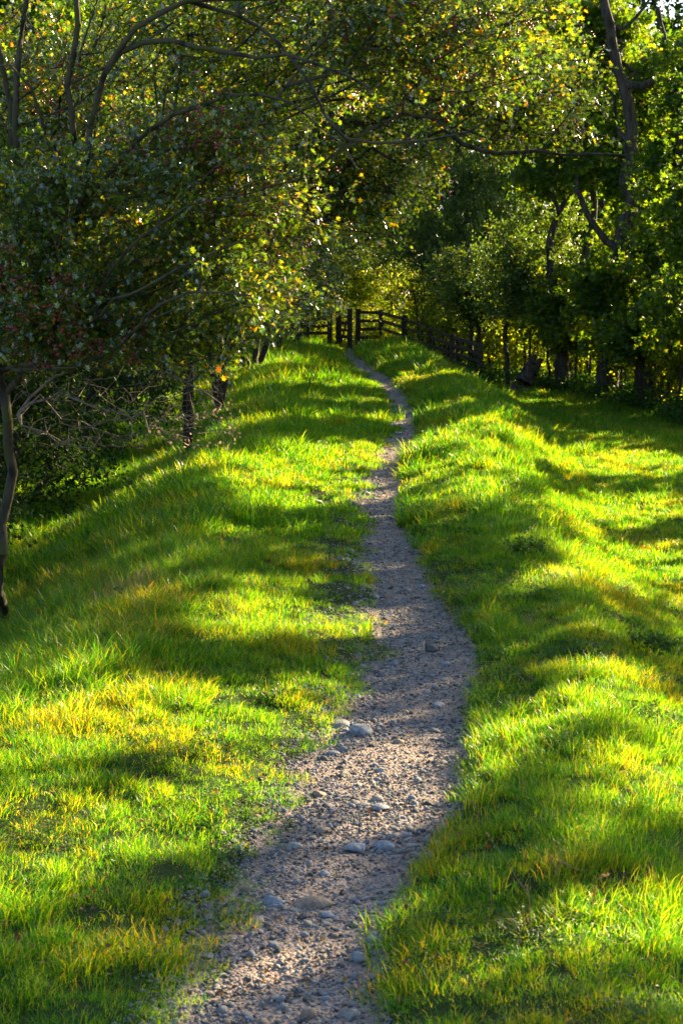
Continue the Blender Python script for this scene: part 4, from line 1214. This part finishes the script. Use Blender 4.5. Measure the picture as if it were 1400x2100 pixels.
GW = 'leafy weeds in the right bank'
for j, (px, pyy, rad, hh, lab) in enumerate([(975, 1110, .22, .12, 'dark leafy weed clump on the right bank beside the narrow path'), (1085, 1150, .2, .25, 'spindly weed on the slope right of the dark weed clump'),
                                         (1310, 1350, .3, .17, 'broad dark thistle clump on the right slope above the sunlit hump')]):
    b = hit(px, pyy)
    lim = [(-1, 0, [b + np.array([math.cos(a) * .06, math.sin(a) * .06, hh * .6]), b + np.array([math.cos(a) * .12, math.sin(a) * .12, hh])], .004, .002) for a in np.linspace(0, 5.5, 5)]
    make_tree('leafy_weed', lab, 'weed', GW, b, lim, [(b + np.array([0, 0, hh * .7]), (rad, rad, hh * .4), 1)], 60, 'simple', .035, 18, (M['weed_leaf'], M['weed_leaf']), 500 + j,
              R=.005, r_tip=.0015, spread=.05, twig_len=.06, thr=.0025, crown_name='leaves', clumps=20, twiglets=3)

def litter():
    rng = np.random.default_rng(91)
    n = 4200
    y = 7 + 45 * rng.random(n) ** 1.5; x = rng.uniform(-1, 1, n) * (y * .21 + .8)
    left = rng.random(n) < .6; x = np.where(left, -np.abs(x), x)
    y[:700] = rng.uniform(35, 50, 700); x[:700] = np.interp(y[:700], [36, 50], [7.6, 3.0]) + rng.normal(-.2, .8, 700)
    u = np.abs(x - path_c(y)) - path_hw(y)
    z = ground(x, y) + np.where(u > 0, rng.uniform(.03, .085, n), .014)
    d = rng.normal(0, 1, (n, 3)); d[:, 2] *= .25
    V, fa, fb, rv = leaves(np.stack([x, y, z], 1), d, .032, 'hawthorn', rng, tilt=.35)
    me_ = np_mesh('fallen_leaves', V, [fa, fb], [M['litter_leaf']], attrs={'rnd': rv})
    tag(link('fallen_leaves', me_), 'small brown and yellow leaves fallen on the grass and the path', 'fallen leaves', kind='stuff')


litter()

# ------------------------------------------------------------------ light, sky, camera
el, az = R(SUN_EL), R(SUN_AZ)
to_sun = Vector((math.sin(az) * math.cos(el), math.cos(az) * math.cos(el), math.sin(el)))
sd = bpy.data.lights.new('sun', 'SUN'); sd.energy = 5.0; sd.angle = R(.53); sd.color = (1, .77, .45)
so = bpy.data.objects.new('sun', sd); COL.objects.link(so)
so.rotation_euler = (-to_sun).to_track_quat('-Z', 'Y').to_euler(); so.location = to_sun * 100

w = bpy.data.worlds.new('World'); scene.world = w; w.use_nodes = True
nt = w.node_tree; nt.nodes.clear()
wo = nt.nodes.new('ShaderNodeOutputWorld'); bg = nt.nodes.new('ShaderNodeBackground'); sky = nt.nodes.new('ShaderNodeTexSky')
sky.sky_type = 'NISHITA'; sky.sun_disc = False; sky.sun_elevation = el; sky.sun_rotation = az
bg.inputs['Strength'].default_value = .065
nt.links.new(sky.outputs[0], bg.inputs[0]); nt.links.new(bg.outputs[0], wo.inputs[0])

cam = bpy.data.cameras.new('camera'); co = bpy.data.objects.new('camera', cam); COL.objects.link(co)
co.location = (0, 0, HC); co.rotation_euler = (math.pi / 2 - PITCH, 0, 0)
cam.sensor_fit = 'VERTICAL'; cam.sensor_height = 36; cam.lens = 36 * F / 2100
cam.clip_start = .05; cam.clip_end = 3000
cam.dof.use_dof = True; cam.dof.focus_distance = 17; cam.dof.aperture_fstop = 7.0
scene.camera = co
scene.view_settings.view_transform = 'Standard'; scene.view_settings.look = 'None'
scene.view_settings.exposure = 2.45; scene.view_settings.gamma = 1
scene.view_settings.use_curve_mapping = False
scene.render.engine = 'CYCLES'
scene.cycles.max_bounces = 8; scene.cycles.diffuse_bounces = 5; scene.cycles.glossy_bounces = 2; scene.cycles.transmission_bounces = 4
scene.cycles.use_denoising = True
try:
    scene.cycles.denoiser = 'OPENIMAGEDENOISE'; scene.cycles.denoising_input_passes = 'RGB_ALBEDO_NORMAL'; scene.cycles.denoising_prefilter = 'ACCURATE'
except Exception:
    pass
